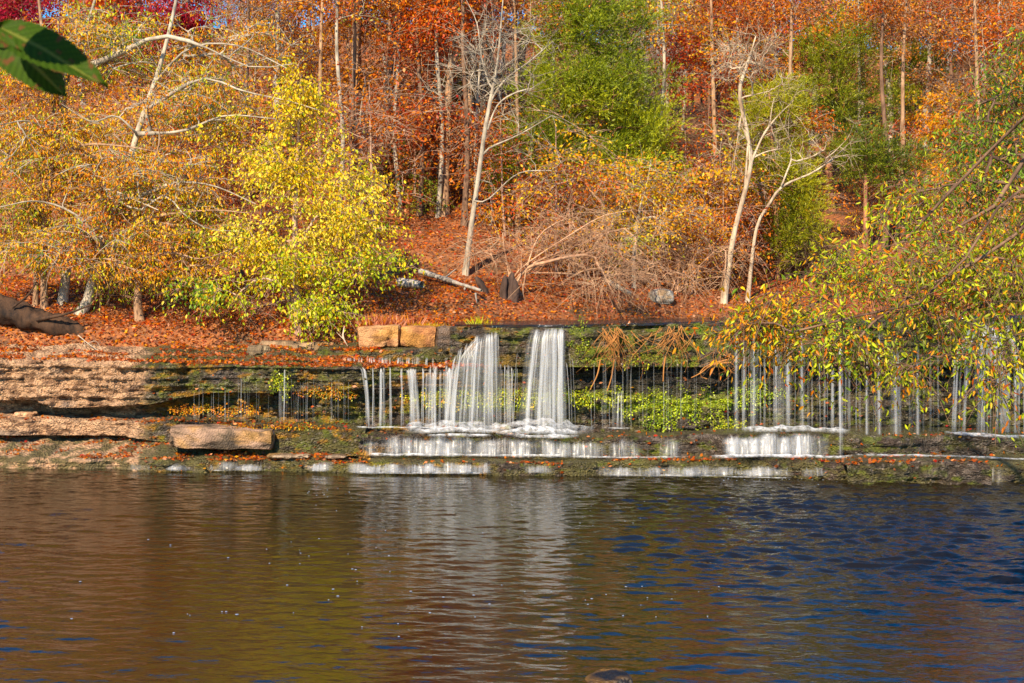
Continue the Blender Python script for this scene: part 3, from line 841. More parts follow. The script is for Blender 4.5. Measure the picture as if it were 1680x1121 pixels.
left_tree("tall pale trunk third from the frame's edge under arching grey limbs", (102, 524), 34.8, [(110, 430), (112, 330), (100, 220), (110, 120), (150, 20), (170, -60)], 0.085,
          [pxell(60, 240, 110, 100, 34.4, 1.3, 95), pxell(180, 70, 170, 60, 34.6, 1.4, 110), pxell(400, 60, 90, 50, 34.9, 1.0, 35)],
          [([(110, 120), (180, 95), (260, 60), (330, 75), (410, 110), (480, 105)], 34.4, 0.036, 0.01), ([(102, 235), (50, 200), (0, 205)], 34.4, 0.04, 0.01), ([(112, 330), (170, 310), (225, 330), (260, 345)], 34.1, 0.035, 0.01)], 13, 'pale')
left_tree("slim trunk paired close with a thicker one near the dark log", (58, 522), 34.7, [(60, 440), (66, 340), (58, 230), (30, 120)], 0.055,
          [pxell(50, 340, 100, 70, 34.3, 1.0, 60), pxell(20, 410, 70, 45, 33.9, 0.7, 24)], [([(62, 400), (100, 380), (150, 390)], 34.2, 0.025, 0.008)], 14, 'tan')
left_tree("thicker twin trunk just right of the slim one, gold leaves above", (73, 524), 34.6, [(72, 440), (76, 330), (90, 200), (70, 60), (60, -40)], 0.085,
          [pxell(40, 130, 100, 80, 34.5, 1.2, 70), pxell(110, 250, 90, 70, 34.1, 1.0, 50)], [([(80, 280), (130, 240), (200, 240), (262, 250)], 34.0, 0.045, 0.012)], 15, 'tan')
left_tree("thin mossy sapling with lime leaves left of the short trunk", (176, 512), 34.6, [(180, 470), (186, 430), (190, 390)], 0.03, [pxell(190, 455, 50, 40, 34.4, 0.5, 16)], [], 16, 'tan', [('yellow', 3), ('lime', 4), ('green', 1)], 34)

# --- bare pale trees
def bare(label, base_px, Y, trunk_px, r0, r1, ells, limbs, seed, bark='pale', ntw=5, twl=0.7, name="bare_tree", t0=0.4, tip=0.007, up=0.5, twr=0.006, twd=0.0, base=None, tw=None, t_up=0.5):
    b = ground_hit(*base_px) if base is None else base
    if Y is None: Y = b[1]
    b = np.array([wx(base_px[0], Y), Y, float(ground_z(wx(base_px[0], Y), Y)) - 0.05])
    tk = [b] + [P(a, c, Y) for a, c in trunk_px]
    r = np.random.default_rng(seed)
    LM = [pxs(l[0], l[1] if len(l) > 3 else Y) for l in limbs]
    return tree(name, label, "tree", b, tk, r0, r1, np.concatenate([ellipsoids(r, ells), limb_clumps(r, LM, 6)]), BARK[bark], None, ntw=ntw, twl=twl, twr=twr, seed=seed, t0=t0,
                limbs=[(LM[i], l[-2] * 0.8, l[-1] * 0.45) for i, l in enumerate(limbs)], up=up, tip=tip, wob=0.12, flat=0.8, twdroop=twd, tw_mat=tw)

Yp = 38.6
bare("slender leaning tree with smooth pale grey bark and bare upswept branches", (763, 462), Yp, [(772, 380), (785, 290), (798, 200), (815, 110), (822, 40), (826, -10)], 0.085, 0.015,
     [pxell(835, 60, 80, 60, Yp, 1.2, 34), pxell(790, 90, 40, 60, Yp, 1.0, 14), pxell(860, 130, 50, 30, Yp, 0.8, 8)],
     [([(790, 265), (800, 245), (850, 222), (905, 190)], Yp, 0.045, 0.012), ([(797, 222), (815, 175), (840, 155), (870, 145)], Yp, 0.045, 0.012), ([(804, 165), (830, 130), (870, 100), (905, 70)], Yp, 0.05, 0.012),
      ([(806, 150), (790, 95), (783, 40), (765, 0)], Yp, 0.04, 0.01), ([(778, 330), (800, 328), (850, 285), (905, 280)], Yp - 0.5, 0.03, 0.01)], 21, 'pale')
Yw = 40.6
bare("crooked white barked tree with forked bare crown across the river", (1187, 508), Yw, [(1195, 440), (1205, 380), (1218, 330), (1232, 265), (1222, 200), (1213, 150), (1228, 100), (1240, 60)], 0.092, 0.02,
     [pxell(1240, 95, 55, 48, Yw, 1.0, 46), pxell(1200, 110, 30, 40, Yw, 0.8, 14)],
     [([(1222, 310), (1226, 250), (1226, 222), (1215, 207), (1240, 205)], Yw, 0.05, 0.018), ([(1234, 262), (1252, 222), (1262, 205), (1266, 180), (1270, 160)], Yw, 0.05, 0.015), ([(1252, 222), (1272, 195), (1302, 165)], Yw, 0.04, 0.012),
      ([(1231, 262), (1255, 250), (1285, 243)], Yw, 0.03, 0.01), ([(1216, 190), (1209, 235), (1205, 260)], Yw, 0.03, 0.012), ([(1218, 160), (1240, 155), (1262, 150)], Yw, 0.025, 0.008)], 22, 'white', ntw=7, twl=0.6, t0=0.9)
bare("leaning white trunk whose long bare limbs reach toward the right", (1226, 470), Yw + 0.4, [(1240, 380), (1262, 335), (1285, 305), (1330, 285), (1365, 262), (1390, 238)], 0.066, 0.014,
     [pxell(1370, 255, 30, 22, Yw, 0.5, 8)],
     [([(1280, 310), (1290, 285), (1298, 262), (1296, 243)], Yw + 0.3, 0.04, 0.02), ([(1302, 266), (1330, 258), (1352, 246)], Yw + 0.3, 0.035, 0.012), ([(1352, 262), (1368, 250), (1390, 228)], Yw + 0.2, 0.03, 0.012), ([(1350, 250), (1340, 238), (1332, 228)], Yw + 0.2, 0.025, 0.008)],
     23, 'white', ntw=4, twl=0.5, t0=0.7)
# far trunks with orange crowns
def tall(label, px_list, Y, r0, r1, ells, limbs, seed, bark, pal, lpc=90, name="oak_tree", lsize=0.16, group=None):
    x0 = wx(px_list[0][0], Y)
    b = on_ground(x0, Y, 0.1)
    tk = [b] + [P(a, c, Y) for a, c in px_list[1:]]
    r = np.random.default_rng(seed)
    return tree(name, label, "tree", b, tk, r0, r1, ellipsoids(r, ells), BARK[bark], pal, lpc=int(lpc * 1.8), lsize=lsize * 0.7, lspread=0.9, ntw=6, twl=0.9, twr=0.011, seed=seed, t0=0.45,
                limbs=[(pxs(l[0], Y), l[1], l[2]) for l in limbs], droop=0.4, width=0.5, up=0.3, flat=0.6, tip=0.012, group=group)
ORG = [('brown', 1), ('rust', 2), ('deep', 3), ('orange', 5), ('gold', 1.5)]
RED = [('brown', 1), ('rust', 2.5), ('deep', 4), ('red', 1.2), ('orange', 2.5)]
PINK = [('brown', 1), ('rust', 3), ('pink', 4), ('orange', 2.5), ('peach', 1.5)]
GOLD = [('rust', 1), ('orange', 2.5), ('gold', 5), ('yellow', 2), ('olive', 1.6)]
tall("straight scaly trunk left of the slender pale tree, orange leaves at its top", [(729, 440), (729, 340), (732, 240), (738, 130), (744, 60), (752, -20), (756, -90)], 43.0, 0.155, 0.07,
     [pxell(760, 10, 90, 55, 43, 1.6, 40), pxell(700, 60, 60, 60, 43.2, 1.4, 26), pxell(690, 210, 45, 35, 43, 1.0, 12)], [([(738, 120), (755, 75), (765, 20), (762, -30)], 0.07, 0.03), ([(744, 70), (790, 35), (825, 28)], 0.04, 0.012)], 31, 'tan', ORG, 70)
tall("thick pinkish trunk rising straight beside the big cedar", [(840, 400), (843, 270), (848, 180), (853, 90), (868, 30), (885, -40)], 47.0, 0.27, 0.15,
     [pxell(900, -70, 130, 60, 47, 2.0, 30)], [([(853, 90), (856, 40), (846, -20)], 0.09, 0.05)], 32, 'tan', ORG, 70)
tall("dark purple grey trunk leaning slightly among rust leaves", [(622, 420), (632, 240), (637, 170), (650, 80), (657, 0), (660, -80)], 45.5, 0.24, 0.17,
     [pxell(640, 20, 100, 50, 47, 1.6, 30), pxell(600, 140, 60, 45, 47.5, 1.4, 16)], [([(637, 170), (668, 120), (690, 60)], 0.06, 0.02)], 33, 'brown', ORG, 80)
tall("rough grey trunk behind the yellow tree's tip", [(578, 430), (582, 240), (583, 120), (585, 60), (590, -60)], 46.5, 0.2, 0.14,
     [pxell(575, 10, 90, 50, 48, 1.8, 26)], [], 34, 'tan', RED, 80)
tall("thin straight trunk close left of the scaly trunk", [(722, 450), (722, 340), (723, 240), (725, 180)], 43.3, 0.07, 0.03, [pxell(715, 205, 55, 40, 43.3, 1.0, 18)], [], 35, 'tan', RED, 60)
tall("white forked trunk high on the slope among pink orange leaves", [(1532, 260), (1537, 100), (1545, 30), (1550, -60)], 58.0, 0.16, 0.08, [pxell(1560, 40, 110, 70, 59, 2.4, 44)], [([(1537, 90), (1524, 55), (1518, 20)], 0.06, 0.03), ([(1540, 70), (1560, 30), (1570, -20)], 0.06, 0.03)], 36, 'white', PINK, 90)
tall("crooked dark trunk among the vivid orange crowns", [(1185, 330), (1165, 180), (1160, 70), (1185, 20), (1190, -50)], 54.0, 0.15, 0.08, [pxell(1170, 60, 100, 80, 54, 2.0, 50)], [([(1160, 75), (1140, 40), (1135, 0)], 0.05, 0.02)], 37, 'brown', RED, 90)
# understory gold trees
def small(label, base_px, Y, ells, pal, seed, bark='grey', lpc=36, trunk=None, r0=0.045, lsize=0.11, group=None, name="young_tree"):
    b = on_ground(wx(base_px[0], Y), Y, 0.05)
    top = ells[0][0]
    tk = [b] + ([P(a, c, Y) for a, c in trunk] if trunk else [b * 0.6 + top * 0.4 + np.array([0.1, 0, 0]), top + np.array([0, 0, ells[0][1][2] * 0.7])])
    r = np.random.default_rng(seed)
    return tree(name, label, "tree", b, tk, r0, 0.012, ellipsoids(r, ells), BARK[bark], pal, lpc=int(lpc * 1.6), lsize=lsize * 0.78, lspread=0.5, ntw=6, twl=0.6, twr=0.007, seed=seed, t0=0.2, droop=0.5, width=0.5, up=0.25, flat=0.45, group=group)
small("small golden tree with grey forked stems in front of the cedar", (1040, 508), 40.2, [pxell(1050, 300, 70, 45, 40.2, 1.0, 46), pxell(1030, 380, 75, 40, 40, 1.0, 34), pxell(1110, 350, 50, 35, 40.2, 0.8, 18)], [('orange', 1.5), ('gold', 4), ('yellow', 3.5), ('lime', 1.5)], 41, 'pale', 34, [(1040, 420), (1048, 350), (1062, 300), (1068, 262)])
small("low gold orange bush tree beneath the white trunk", (1140, 500), 42.0, [pxell(1150, 380, 70, 50, 42, 1.2, 36), pxell(1130, 440, 80, 35, 42, 1.0, 30)], [('rust', 2), ('orange', 4), ('gold', 3)], 42, 'twig', 34)
small("golden tree behind the right hand drooping leaves", (1545, 400), 52.0, [pxell(1545, 200, 70, 55, 52, 1.6, 44), pxell(1525, 290, 60, 50, 52, 1.4, 26)], [('orange', 2), ('gold', 5), ('yellow', 1.5)], 43, 'pale', 60, r0=0.09, lsize=0.15)
small("small orange leaved sapling beside the lime cedar", (1330, 470), 46.0, [pxell(1325, 205, 35, 25, 45.0, 0.7, 16)], [('deep', 2), ('orange', 5), ('gold', 1)], 44, 'pale', 50)
small("tiny scarlet sapling between the pale tree and thick trunk", (800, 400), 45.0, [pxell(810, 200, 32, 14, 45, 0.6, 12), pxell(780, 175, 30, 25, 45, 0.6, 10)], [('red', 4), ('crimson', 1.5), ('deep', 1)], 45, 'brown', 40)
small("crimson maple glimpsed through the gold leaves, top of the slope", (285, 380), 46.0, [pxell(300, 40, 55, 60, 46, 1.2, 40)], [('crimson', 5), ('red', 2)], 46, 'brown', 90, r0=0.08, lsize=0.14, name="maple_tree")
small("crimson maple at the top edge behind the green leaf", (40, 380), 47.0, [pxell(35, 20, 60, 45, 47, 1.2, 36)], [('crimson', 5), ('red', 2)], 47, 'brown', 90, r0=0.08, lsize=0.14, name="maple_tree")

GRN = [('dark', 2), ('green', 4), ('olive', 4), ('lime', 2), ('gold', 1)]
small("olive green low bush left of the slender pale tree's foot", (690, 440), 43.5, [pxell(690, 330, 60, 45, 43.5, 1.0, 26), pxell(660, 390, 50, 30, 43.3, 0.8, 16)], GRN, 141, 'brown', 44)
small("mixed green and gold bush between the yellow tree and scaly trunk", (640, 440), 45.5, [pxell(640, 270, 50, 50, 45.5, 1.0, 24)], [('green', 3), ('olive', 3), ('gold', 3), ('orange', 2)], 142, 'brown', 44)
small("small gold bush right behind the slender pale trunk", (800, 440), 42.5, [pxell(805, 350, 45, 40, 42.5, 0.9, 18)], [('gold', 4), ('orange', 3), ('olive', 2)], 143, 'grey', 36)
# --- cedars
def cedar(label, base_px, Y, trunk_px, r0, ells, seed, pal, per=230, lsize=0.12):
    b = on_ground(wx(base_px, Y), Y, 0.1)
    tk = [b] + [P(a, c, Y) for a, c in trunk_px]
    r = np.random.default_rng(seed)
    cl = ellipsoids(r, ells) - b
    sets, pos, cb = skeleton(r, np.array(tk) - b, r0, 0.04, cl, 0.12, (), 0.0, 0.009, 0.08, 0.45)
    root = thing("cedar_tree", label, "tree", b)
    link("trunk", wood_mesh("trunk", sets, BARK['cedar']), root)
    n = len(cl) * per
    ci = np.repeat(np.arange(len(cl)), per)
    B = norm(np.array([pos[i[-1]] - pos[i[-3]] for i in cb]))
    # each clump: a handful of upswept plumes made of short narrow sprays
    npl = 7
    pl = norm(r.normal(size=(len(cl), npl, 3)) + B[:, None] * 0.9 + np.array([0, -0.25, 0.45]))
    pi = r.integers(0, npl, n)
    t = r.random((n, 1)) ** 0.8
    d0 = pl[ci, pi]
    off = d0 * t * (0.62 + 0.35 * r.random((n, 1)))
    pp = cl[ci] + off * np.array([1, 1, 0.75]) + r.normal(size=off.shape) * 0.045 * (1.2 - t)
    d = d0 + r.normal(size=off.shape) * 0.42 + np.array([0, 0, 0.2])
    cv = fbm(cl[:, 0] * 0.5, cl[:, 1] * 0.5, cl[:, 2] * 0.5, seed, 2); cv = np.argsort(np.argsort(cv)) / len(cv)
    cols = palette_colours(r, pal, np.clip(cv[ci] * 0.75 + 0.25 * t[:, 0], 0, 1), per, 0.7)
    link("crown", leaf_mesh(r, "crown", pp, d, lsize, cols, NEEDLE, 0.15), root)
    return root
CED = [('cedard', 2), ('cedar', 4), ('cedary', 3)]
cedar("large bushy green cedar with a reddish trunk right of the centre trunks", 905, 43.0, [(905, 330), (910, 200), (925, 80), (950, -60)], 0.17,
      [pxell(985, 30, 90, 80, 43, 1.6, 100, 0.6), pxell(1000, 140, 105, 70, 43, 1.7, 100, 0.6), pxell(960, 265, 80, 35, 42.5, 1.0, 26), pxell(1055, 265, 50, 40, 43, 1.0, 20), pxell(930, 150, 80, 70, 42.7, 1.3, 80), pxell(930, 40, 60, 60, 43, 1.3, 60), pxell(1040, 210, 70, 45, 43.3, 1.2, 60), pxell(900, 240, 70, 40, 42.6, 1.0, 40), pxell(840, 285, 35, 35, 42.5, 0.7, 14)], 51, CED)
cedar("rounded olive cedar behind the forked white tree", 1365, 52.0, [(1360, 300), (1360, 180), (1362, 60)], 0.17,
      [pxell(1365, 90, 75, 60, 52, 1.8, 85, 0.55), pxell(1360, 180, 95, 80, 52, 2.0, 130, 0.55), pxell(1400, 260, 60, 40, 52, 1.4, 40)], 52, [('cedard', 3), ('cedar', 5), ('cedary', 1.5)])
cedar("lime green cedar lit between the white trunks", 1275, 44.5, [(1275, 400), (1270, 280), (1262, 150)], 0.10,
      [pxell(1270, 190, 55, 60, 44.5, 1.1, 60), pxell(1270, 290, 65, 45, 44.5, 1.2, 60), pxell(1310, 350, 50, 60, 44.5, 1.0, 46), pxell(1290, 400, 45, 25, 44.2, 0.8, 20)], 53, [('cedar', 3), ('cedary', 6)])
cedar("small cedar among pink orange crowns near the top", 1500, 57.0, [(1500, 240), (1500, 80)], 0.12, [pxell(1500, 110, 45, 40, 57, 1.2, 50), pxell(1490, 170, 55, 30, 57, 1.4, 40)], 54, CED)
cedar("green cedar half hidden behind the scaly trunk", 755, 48.0, [(758, 250), (760, 120)], 0.10, [pxell(755, 160, 48, 45, 48, 1.2, 44), pxell(700, 270, 40, 40, 48, 1.0, 16)], 55, [('cedard', 4), ('cedar', 4), ('green', 1)])
cedar("low cedar bush tucked behind the bare arching shrub", 1000, 41.5, [(1000, 420), (1000, 390)], 0.05, [pxell(1010, 400, 60, 25, 41.5, 0.8, 26), pxell(960, 380, 40, 25, 41.5, 0.7, 12)], 56, [('cedar', 3), ('cedary', 5), ('lime', 2)])
cedar("dark cedar at the right between drooping leaves and white limbs", 1420, 47.0, [(1420, 330), (1420, 220)], 0.10, [pxell(1420, 260, 50, 50, 47, 1.1, 46), pxell(1480, 270, 40, 40, 47, 1.0, 20)], 57, [('cedard', 5), ('cedar', 3)])

# --- hillside oaks, row after row up the slope: a few crowns per colour, copied
def hill_tree(pal, seed, bark, h, leafy=1.0):
    r = np.random.default_rng(seed)
    e = [((0, 0, h * 0.70), (2.6, 2.6, h * 0.26), int(38 * leafy), 0.5), ((r.normal() * 0.8, r.normal() * 0.8, h * 0.48), (2.0, 2.0, h * 0.13), int(12 * leafy), 0.5)]
    return tree("oak_tree", "?", "tree", (0, 0, 0), [(0, 0, -0.3), (r.normal() * 0.15, 0, h * 0.3), (r.normal() * 0.3, 0.1, h * 0.6), (r.normal() * 0.4, 0, h * 0.93)], 0.02 * h + 0.03, 0.03, ellipsoids(r, e),
                bark, pal, lpc=150, lsize=0.13, lspread=0.85, ntw=6, twl=1.0, twr=0.012, seed=seed, t0=0.25, droop=0.35, width=0.55, up=0.35, flat=0.7, tip=0.012, cmix=0.5)
KINDS = [("orange", ORG, 'grey', "orange leaved oak standing among its like on the wooded slope", "orange oaks on the wooded slope"),
         ("rust", RED, 'brown', "rust red oak standing among its like on the wooded slope", "rust red oaks on the wooded slope"),
         ("pink", PINK, 'pale', "pinkish tan oak standing among its like on the wooded slope", "pinkish oaks on the wooded slope"),
         ("gold", GOLD, 'tan', "gold leaved oak standing among its like on the wooded slope", "gold oaks on the wooded slope")]
protos = {}
for k, (nm, pal, bk, lb, gp) in enumerate(KINDS):
    for q in range(3):
        protos[(nm, q)] = [hill_tree(pal, 200 + k * 10 + q, BARK[bk], (9.5, 8.0, 11.0)[q]), False, lb, gp, (9.5, 8.0, 11.0)[q] * 0.98]
def place_copy(pr, loc, rz, s):
    root, used = pr[0], pr[1]
    if used:
        o = root.copy(); COL.objects.link(o)
        for ch in root.children:
            c = ch.copy(); COL.objects.link(c); c.parent = o
    else:
        o = root; pr[1] = True
    o.location = [float(t) for t in loc]; o.rotation_euler = (0, 0, rz); o.scale = (s, s, s)
    if len(pr) > 4:
        top = CZ + loc[1] * (0.262 if loc[0] < 0 else 0.240) - loc[2]
        k = min(s, max(0.35, top / pr[4])); o.scale = (max(k, 0.62 * s), max(k, 0.62 * s), k)
    o["label"] = pr[2]; o["category"] = "tree"; o["group"] = pr[3]
    return o
rg = np.random.default_rng(77)
for Y in (49.5, 54, 59.5, 65.5, 72, 79):
    hw = 0.36 * Y + 4
    n = int(2 * hw / (4.4 + 0.02 * Y))
    for i in range(n):
        x = -hw + (i + 0.5 + 0.6 * (rg.random() - 0.5)) * 2 * hw / n
        y = Y + (rg.random() - 0.5) * 4
        px = CX + x * F / y
        if px < 330: w = (3, 1.5, 0.3, 3.5)
        elif px < 560: w = (4, 2.2, 0.3, 2.2)
        elif px < 1000: w = (4, 2.5, 0.6, 2.5)
        elif px < 1300: w = (4, 4, 1.5, 0.5)
        else: w = (3, 1.2, 4.5, 1.6)
        kd = KINDS[rg.choice(4, p=np.array(w) / sum(w))][0]
        if y < 57 and (880 < px < 1110 or 1300 < px < 1430): continue
        if y < 53 and 540 < px < 900: continue
        if 395 < px < 425 and y > 60 or (590 < px < 610 and y > 60): continue      # gaps that show sky
        place_copy(protos[(kd, int(rg.integers(0, 3)))], on_ground(x, y, 0.1), rg.random() * 6.28, 0.8 + 0.4 * rg.random())
for px_, Y in ((1335, 61), (1410, 60), (1290, 62), (905, 58), (1060, 60), (1620, 61)):
    place_copy(protos[("orange" if px_ < 1300 else "pink", int(rg.integers(0, 3)))], on_ground(wx(px_, Y), Y, 0.1), rg.random() * 6.28, 1.1)
for pr in protos.values():
    if not pr[1]:
        for ch in list(pr[0].children): bpy.data.objects.remove(ch)
        bpy.data.objects.remove(pr[0])

# understory saplings on the near slope
UK = []
for q, (pal, lb, gp) in enumerate(((ORG, "thin orange sapling on the leafy lower slope", "orange saplings on the lower slope"), (GOLD, "thin gold sapling on the leafy lower slope", "gold saplings on the lower slope"), (RED, "thin rust sapling on the leafy lower slope", "rust saplings on the lower slope"))):
    for z in range(2):
        r = np.random.default_rng(300 + q * 5 + z)
        t_ = tree("sapling", lb, "sapling", (0, 0, 0), [(0, 0, -0.1), (0.1, 0, 1.2), (0.05 + r.normal() * 0.3, 0, 2.6 + z)], 0.035, 0.01, ellipsoids(r, [((0, 0, 2.1 + 0.5 * z), (1.3, 1.3, 1.1 + 0.3 * z), 26), ((0.3, 0, 1.0), (1.1, 1.1, 0.5), 10)]),
                  BARK['twig'], pal, lpc=46, lsize=0.095, lspread=0.6, ntw=6, twl=0.7, twr=0.007, seed=300 + q * 5 + z, t0=0.15, droop=0.4, width=0.5, up=0.3, flat=0.5)
        UK.append([t_, False, lb, gp])
rg = np.random.default_rng(91)
for i in range(105):
    px = rg.uniform(-40, 1720) if i < 60 else rg.uniform(780, 1260); Y = rg.uniform(39.5, 50)
    x = wx(px, Y)
    if Y < bank_y(x) + 2.0 or 735 < px < 800 and Y < 42 or 1165 < px < 1240 and Y < 42: continue
    o = place_copy(UK[int(rg.integers(0, 6))], on_ground(x, Y), rg.random() * 6.28, 0.7 + 0.6 * rg.random())
    o["category"] = "sapling"

# thin bare pale trees between the oaks
SB = []
for q in range(4):
    r = np.random.default_rng(500 + q)
    h = (6.5, 8.0, 5.0, 7.2)[q]
    t_ = tree("bare_tree", "?", "tree", (0, 0, 0), [(0, 0, -0.2), (r.normal() * 0.15, 0, h * 0.35), (r.normal() * 0.35, 0.1, h * 0.7), (r.normal() * 0.4, 0, h)], 0.07, 0.015,
              ellipsoids(r, [((0, 0, h * 0.72), (1.5, 1.2, h * 0.3), 34, 0.6)]), BARK[('pale', 'grey', 'pale', 'tan')[q]], None, ntw=7, twl=0.9, twr=0.008, seed=500 + q, t0=0.3, up=0.5, tip=0.009, flat=0.8, twdroop=0.0)
    SB.append([t_, False, "thin bare pale stemmed tree between coloured crowns on the slope", "thin bare trees on the slope"])
rg = np.random.default_rng(17)
for i in range(46):
    px_ = rg.uniform(300, 1640); Y = rg.uniform(42.5, 66)
    if 860 < px_ < 1110 and Y < 46 or 1225 < px_ < 1460 and Y < 54: continue
    o = place_copy(SB[int(rg.integers(0, 4))], on_ground(wx(px_, Y), Y), rg.random() * 6.28, 0.8 + 0.6 * rg.random())
ST = []
for q in range(3):
    r = np.random.default_rng(540 + q); h = (11.0, 9.5, 12.0)[q]
    t_ = tree("slim_tree", "?", "tree", (0, 0, 0), [(0, 0, -0.2), (r.normal() * 0.1, 0, h * 0.3), (r.normal() * 0.25, 0.1, h * 0.65), (r.normal() * 0.3, 0, h)], (0.12, 0.085, 0.14)[q], 0.04,
              ellipsoids(r, [((0, 0, h * 0.85), (1.6, 1.4, h * 0.16), 22, 0.6)]), BARK[('tan', 'pale', 'brown')[q]], (ORG, GOLD, RED)[q], lpc=80, lsize=0.12, lspread=0.8, ntw=5, twl=0.9, twr=0.009, seed=540 + q, t0=0.55, up=0.4, tip=0.009, droop=0.4, width=0.5)
    ST.append([t_, False, "tall slim straight trunk with only a few high leaves on the slope", "slim straight trunks on the slope", h])
rg = np.random.default_rng(29)
for i, px_ in enumerate(list(np.linspace(540, 860, 13)) + list(np.linspace(1090, 1300, 6)) + list(np.linspace(1400, 1660, 7)) + [120, 240, 330, 410, 470]):
    px_ += rg.uniform(-16, 16); Y = rg.uniform(41.5, 46.5) if 500 < px_ < 900 else rg.uniform(43.5, 58)
    place_copy(ST[i % 3], on_ground(wx(px_, Y), Y), rg.random() * 6.28, 0.85 + 0.3 * rg.random())
# bare arching shrubs
def shrub(label, base_px, Y, targets, seed, bark, ntw=9, twl=0.8, nc=70, stems=7):
    b = on_ground(wx(base_px, Y), Y, 0.05)
    r = np.random.default_rng(seed)
    cl = ellipsoids(r, targets)
    limbs = []
    for i in range(stems):
        e = cl[r.integers(0, len(cl))]
        m = b * 0.45 + e * 0.55 + np.array([0, 0, 0.5 + 0.3 * r.random()])
        j1, j2 = r.normal(size=3) * 0.22, r.normal(size=3) * 0.3
        limbs.append((np.array([b + r.normal(size=3) * [0.2, 0.15, 0], b * 0.75 + m * 0.25 + [0, 0, 0.25] + j1 * 0.6, m + j2, e * 0.7 + m * 0.3 + j1, e]), 0.02, 0.005))
    return tree("bare_shrub", label, "shrub", b, [b, b + np.array([0.02, 0, 0.3]), b + np.array([0.0, 0, 0.6])], 0.09, 0.05, cl, BARK[bark], None, ntw=ntw, twl=twl, twr=0.0065, seed=seed, t0=0.3, limbs=limbs, up=0.0, tip=0.006, wob=0.3, flat=0.9, twdroop=0.22)
shrub("bare tangled shrub with arching grey pink branches above the falls", 838, 36.9, [pxell(960, 390, 170, 75, 37.4, 1.2, 75, 0.9), pxell(1020, 450, 150, 50, 37.2, 1.2, 60, 0.9), pxell(840, 420, 80, 70, 36.9, 0.9, 20, 0.9)], 61, 'twigpale', ntw=8, twl=0.9, stems=8)
shrub("brown bare thicket between the cedar and the white tree", 1150, 46.0, [pxell(1150, 240, 60, 70, 46, 1.4, 60)], 62, 'brown', ntw=10)
shrub("low bare shrub with drooping tan twigs below the gold bush", 1110, 41.0, [pxell(1130, 430, 110, 50, 41, 1.0, 70)], 63, 'twigpale', ntw=9, stems=10)
shrub("sparse grey brush under the yellow tree's roots", 480, 33.9, [pxell(430, 505, 60, 22, 33.6, 0.7, 14)], 64, 'twig', ntw=6, twl=0.5, stems=4)
shrub("fine bare brush right of the leaning white trunk", 1330, 44.0, [pxell(1350, 410, 70, 50, 44, 1.2, 36)], 65, 'brown')
shrub("bare grey brush at the top near the sky gap", 520, 50.0, [pxell(500, 90, 60, 60, 50, 1.6, 46)], 66, 'grey', ntw=9, twl=1.0)

# stump clump under the shrub
b = on_ground(wx(828, 36.4), 36.4, 0.05)
root = thing("tree_stump", "dark clump of short rotted stems behind the left main fall", "stump", b)
rs = np.random.default_rng(8)
for i in range(5):
    x, y = rs.normal() * 0.28, rs.normal() * 0.12
    h = 0.45 + 0.4 * rs.random()
    V, Q = tubes([resample([(x, y, -0.1), (x * 1.1 + rs.normal() * 0.04, y, h * 0.5), (x * 1.25 + rs.normal() * 0.06, y, h)], 8)], [np.array([0.15, 0.11, 0.1, 0.1, 0.095, 0.09, 0.085, 0.05])], 9)
    V = V + (fbm(V[:, 0] * 9, V[:, 1] * 9, V[:, 2] * 5, i, 3) - 0.5)[:, None] * 0.07
    link("stem", mesh("stem", V, Q, BARK['dark']), root)

# ------------------------------------------------------------------ logs and fallen branches
def log(name, label, cat, pts, rad, bark, stubs=(), seed=0):
    pts = np.asarray(pts, float); b = pts[0]
    R = np.interp(np.linspace(0, 1, 60), np.linspace(0, 1, len(rad)), rad)
    V, Q = tubes([resample(pts - b, 60)], [R], 20)
    nv0 = norm(V - np.repeat(resample(pts - b, 60), 20, 0))
    V = V + nv0 * ((fbm(V[:, 0] * 3, V[:, 1] * 3, V[:, 2] * 5, seed, 4) - 0.5)[:, None] * 0.7 * max(rad) + (fbm(V[:, 0] * 9, V[:, 1] * 9, V[:, 2] * 14, seed + 3, 3) - 0.5)[:, None] * 0.4 * max(rad))
    root = thing(name, label, cat, b)
    link("trunk", mesh("trunk", V, Q, BARK[bark]), root)
    for st in stubs:
        Vs, Qs = tubes([resample(np.asarray(st[0]) - b, 8)], [np.linspace(st[1], st[1] * 0.35, 8)], 6)
        link("branch", mesh("branch", Vs, Qs, BARK[bark]), root)
    return root
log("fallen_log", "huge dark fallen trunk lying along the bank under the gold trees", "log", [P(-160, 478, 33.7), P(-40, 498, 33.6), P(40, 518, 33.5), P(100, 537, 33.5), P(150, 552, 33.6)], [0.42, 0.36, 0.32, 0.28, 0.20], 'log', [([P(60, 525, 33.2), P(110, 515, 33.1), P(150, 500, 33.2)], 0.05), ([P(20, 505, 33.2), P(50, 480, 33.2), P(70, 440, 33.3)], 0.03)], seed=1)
log("fallen_log", "mossy grey log piece lying on the slope right of the yellow tree", "log", [ground_hit(655, 472) + [0, 0, 0.12], ground_hit(692, 477) + [0, 0, 0.12]], [0.13, 0.1], 'grey', seed=2)
q0, q1 = ground_hit(690, 462), ground_hit(790, 502)
log("fallen_branch", "grey dead branch propped on side stubs sloping down toward the falls", "branch", [q0 + [0, 0, 0.25], (q0 + q1) / 2 + [0, 0, 0.3], q1 + [0, 0, 0.35]], [0.07, 0.06, 0.025], 'grey',
    [([q1 * 0.75 + q0 * 0.25 + [0, 0, 0.3], q1 * 0.75 + q0 * 0.25 + [-0.15, 0, -0.1]], 0.03), ([q1 + [-0.15, 0, 0.3], q1 + [-0.1, 0, -0.1]], 0.03), ([q0 * 0.6 + q1 * 0.4 + [0, 0, 0.3], q0 * 0.6 + q1 * 0.4 + [0.3, 0.1, 0.55]], 0.025)], 3)
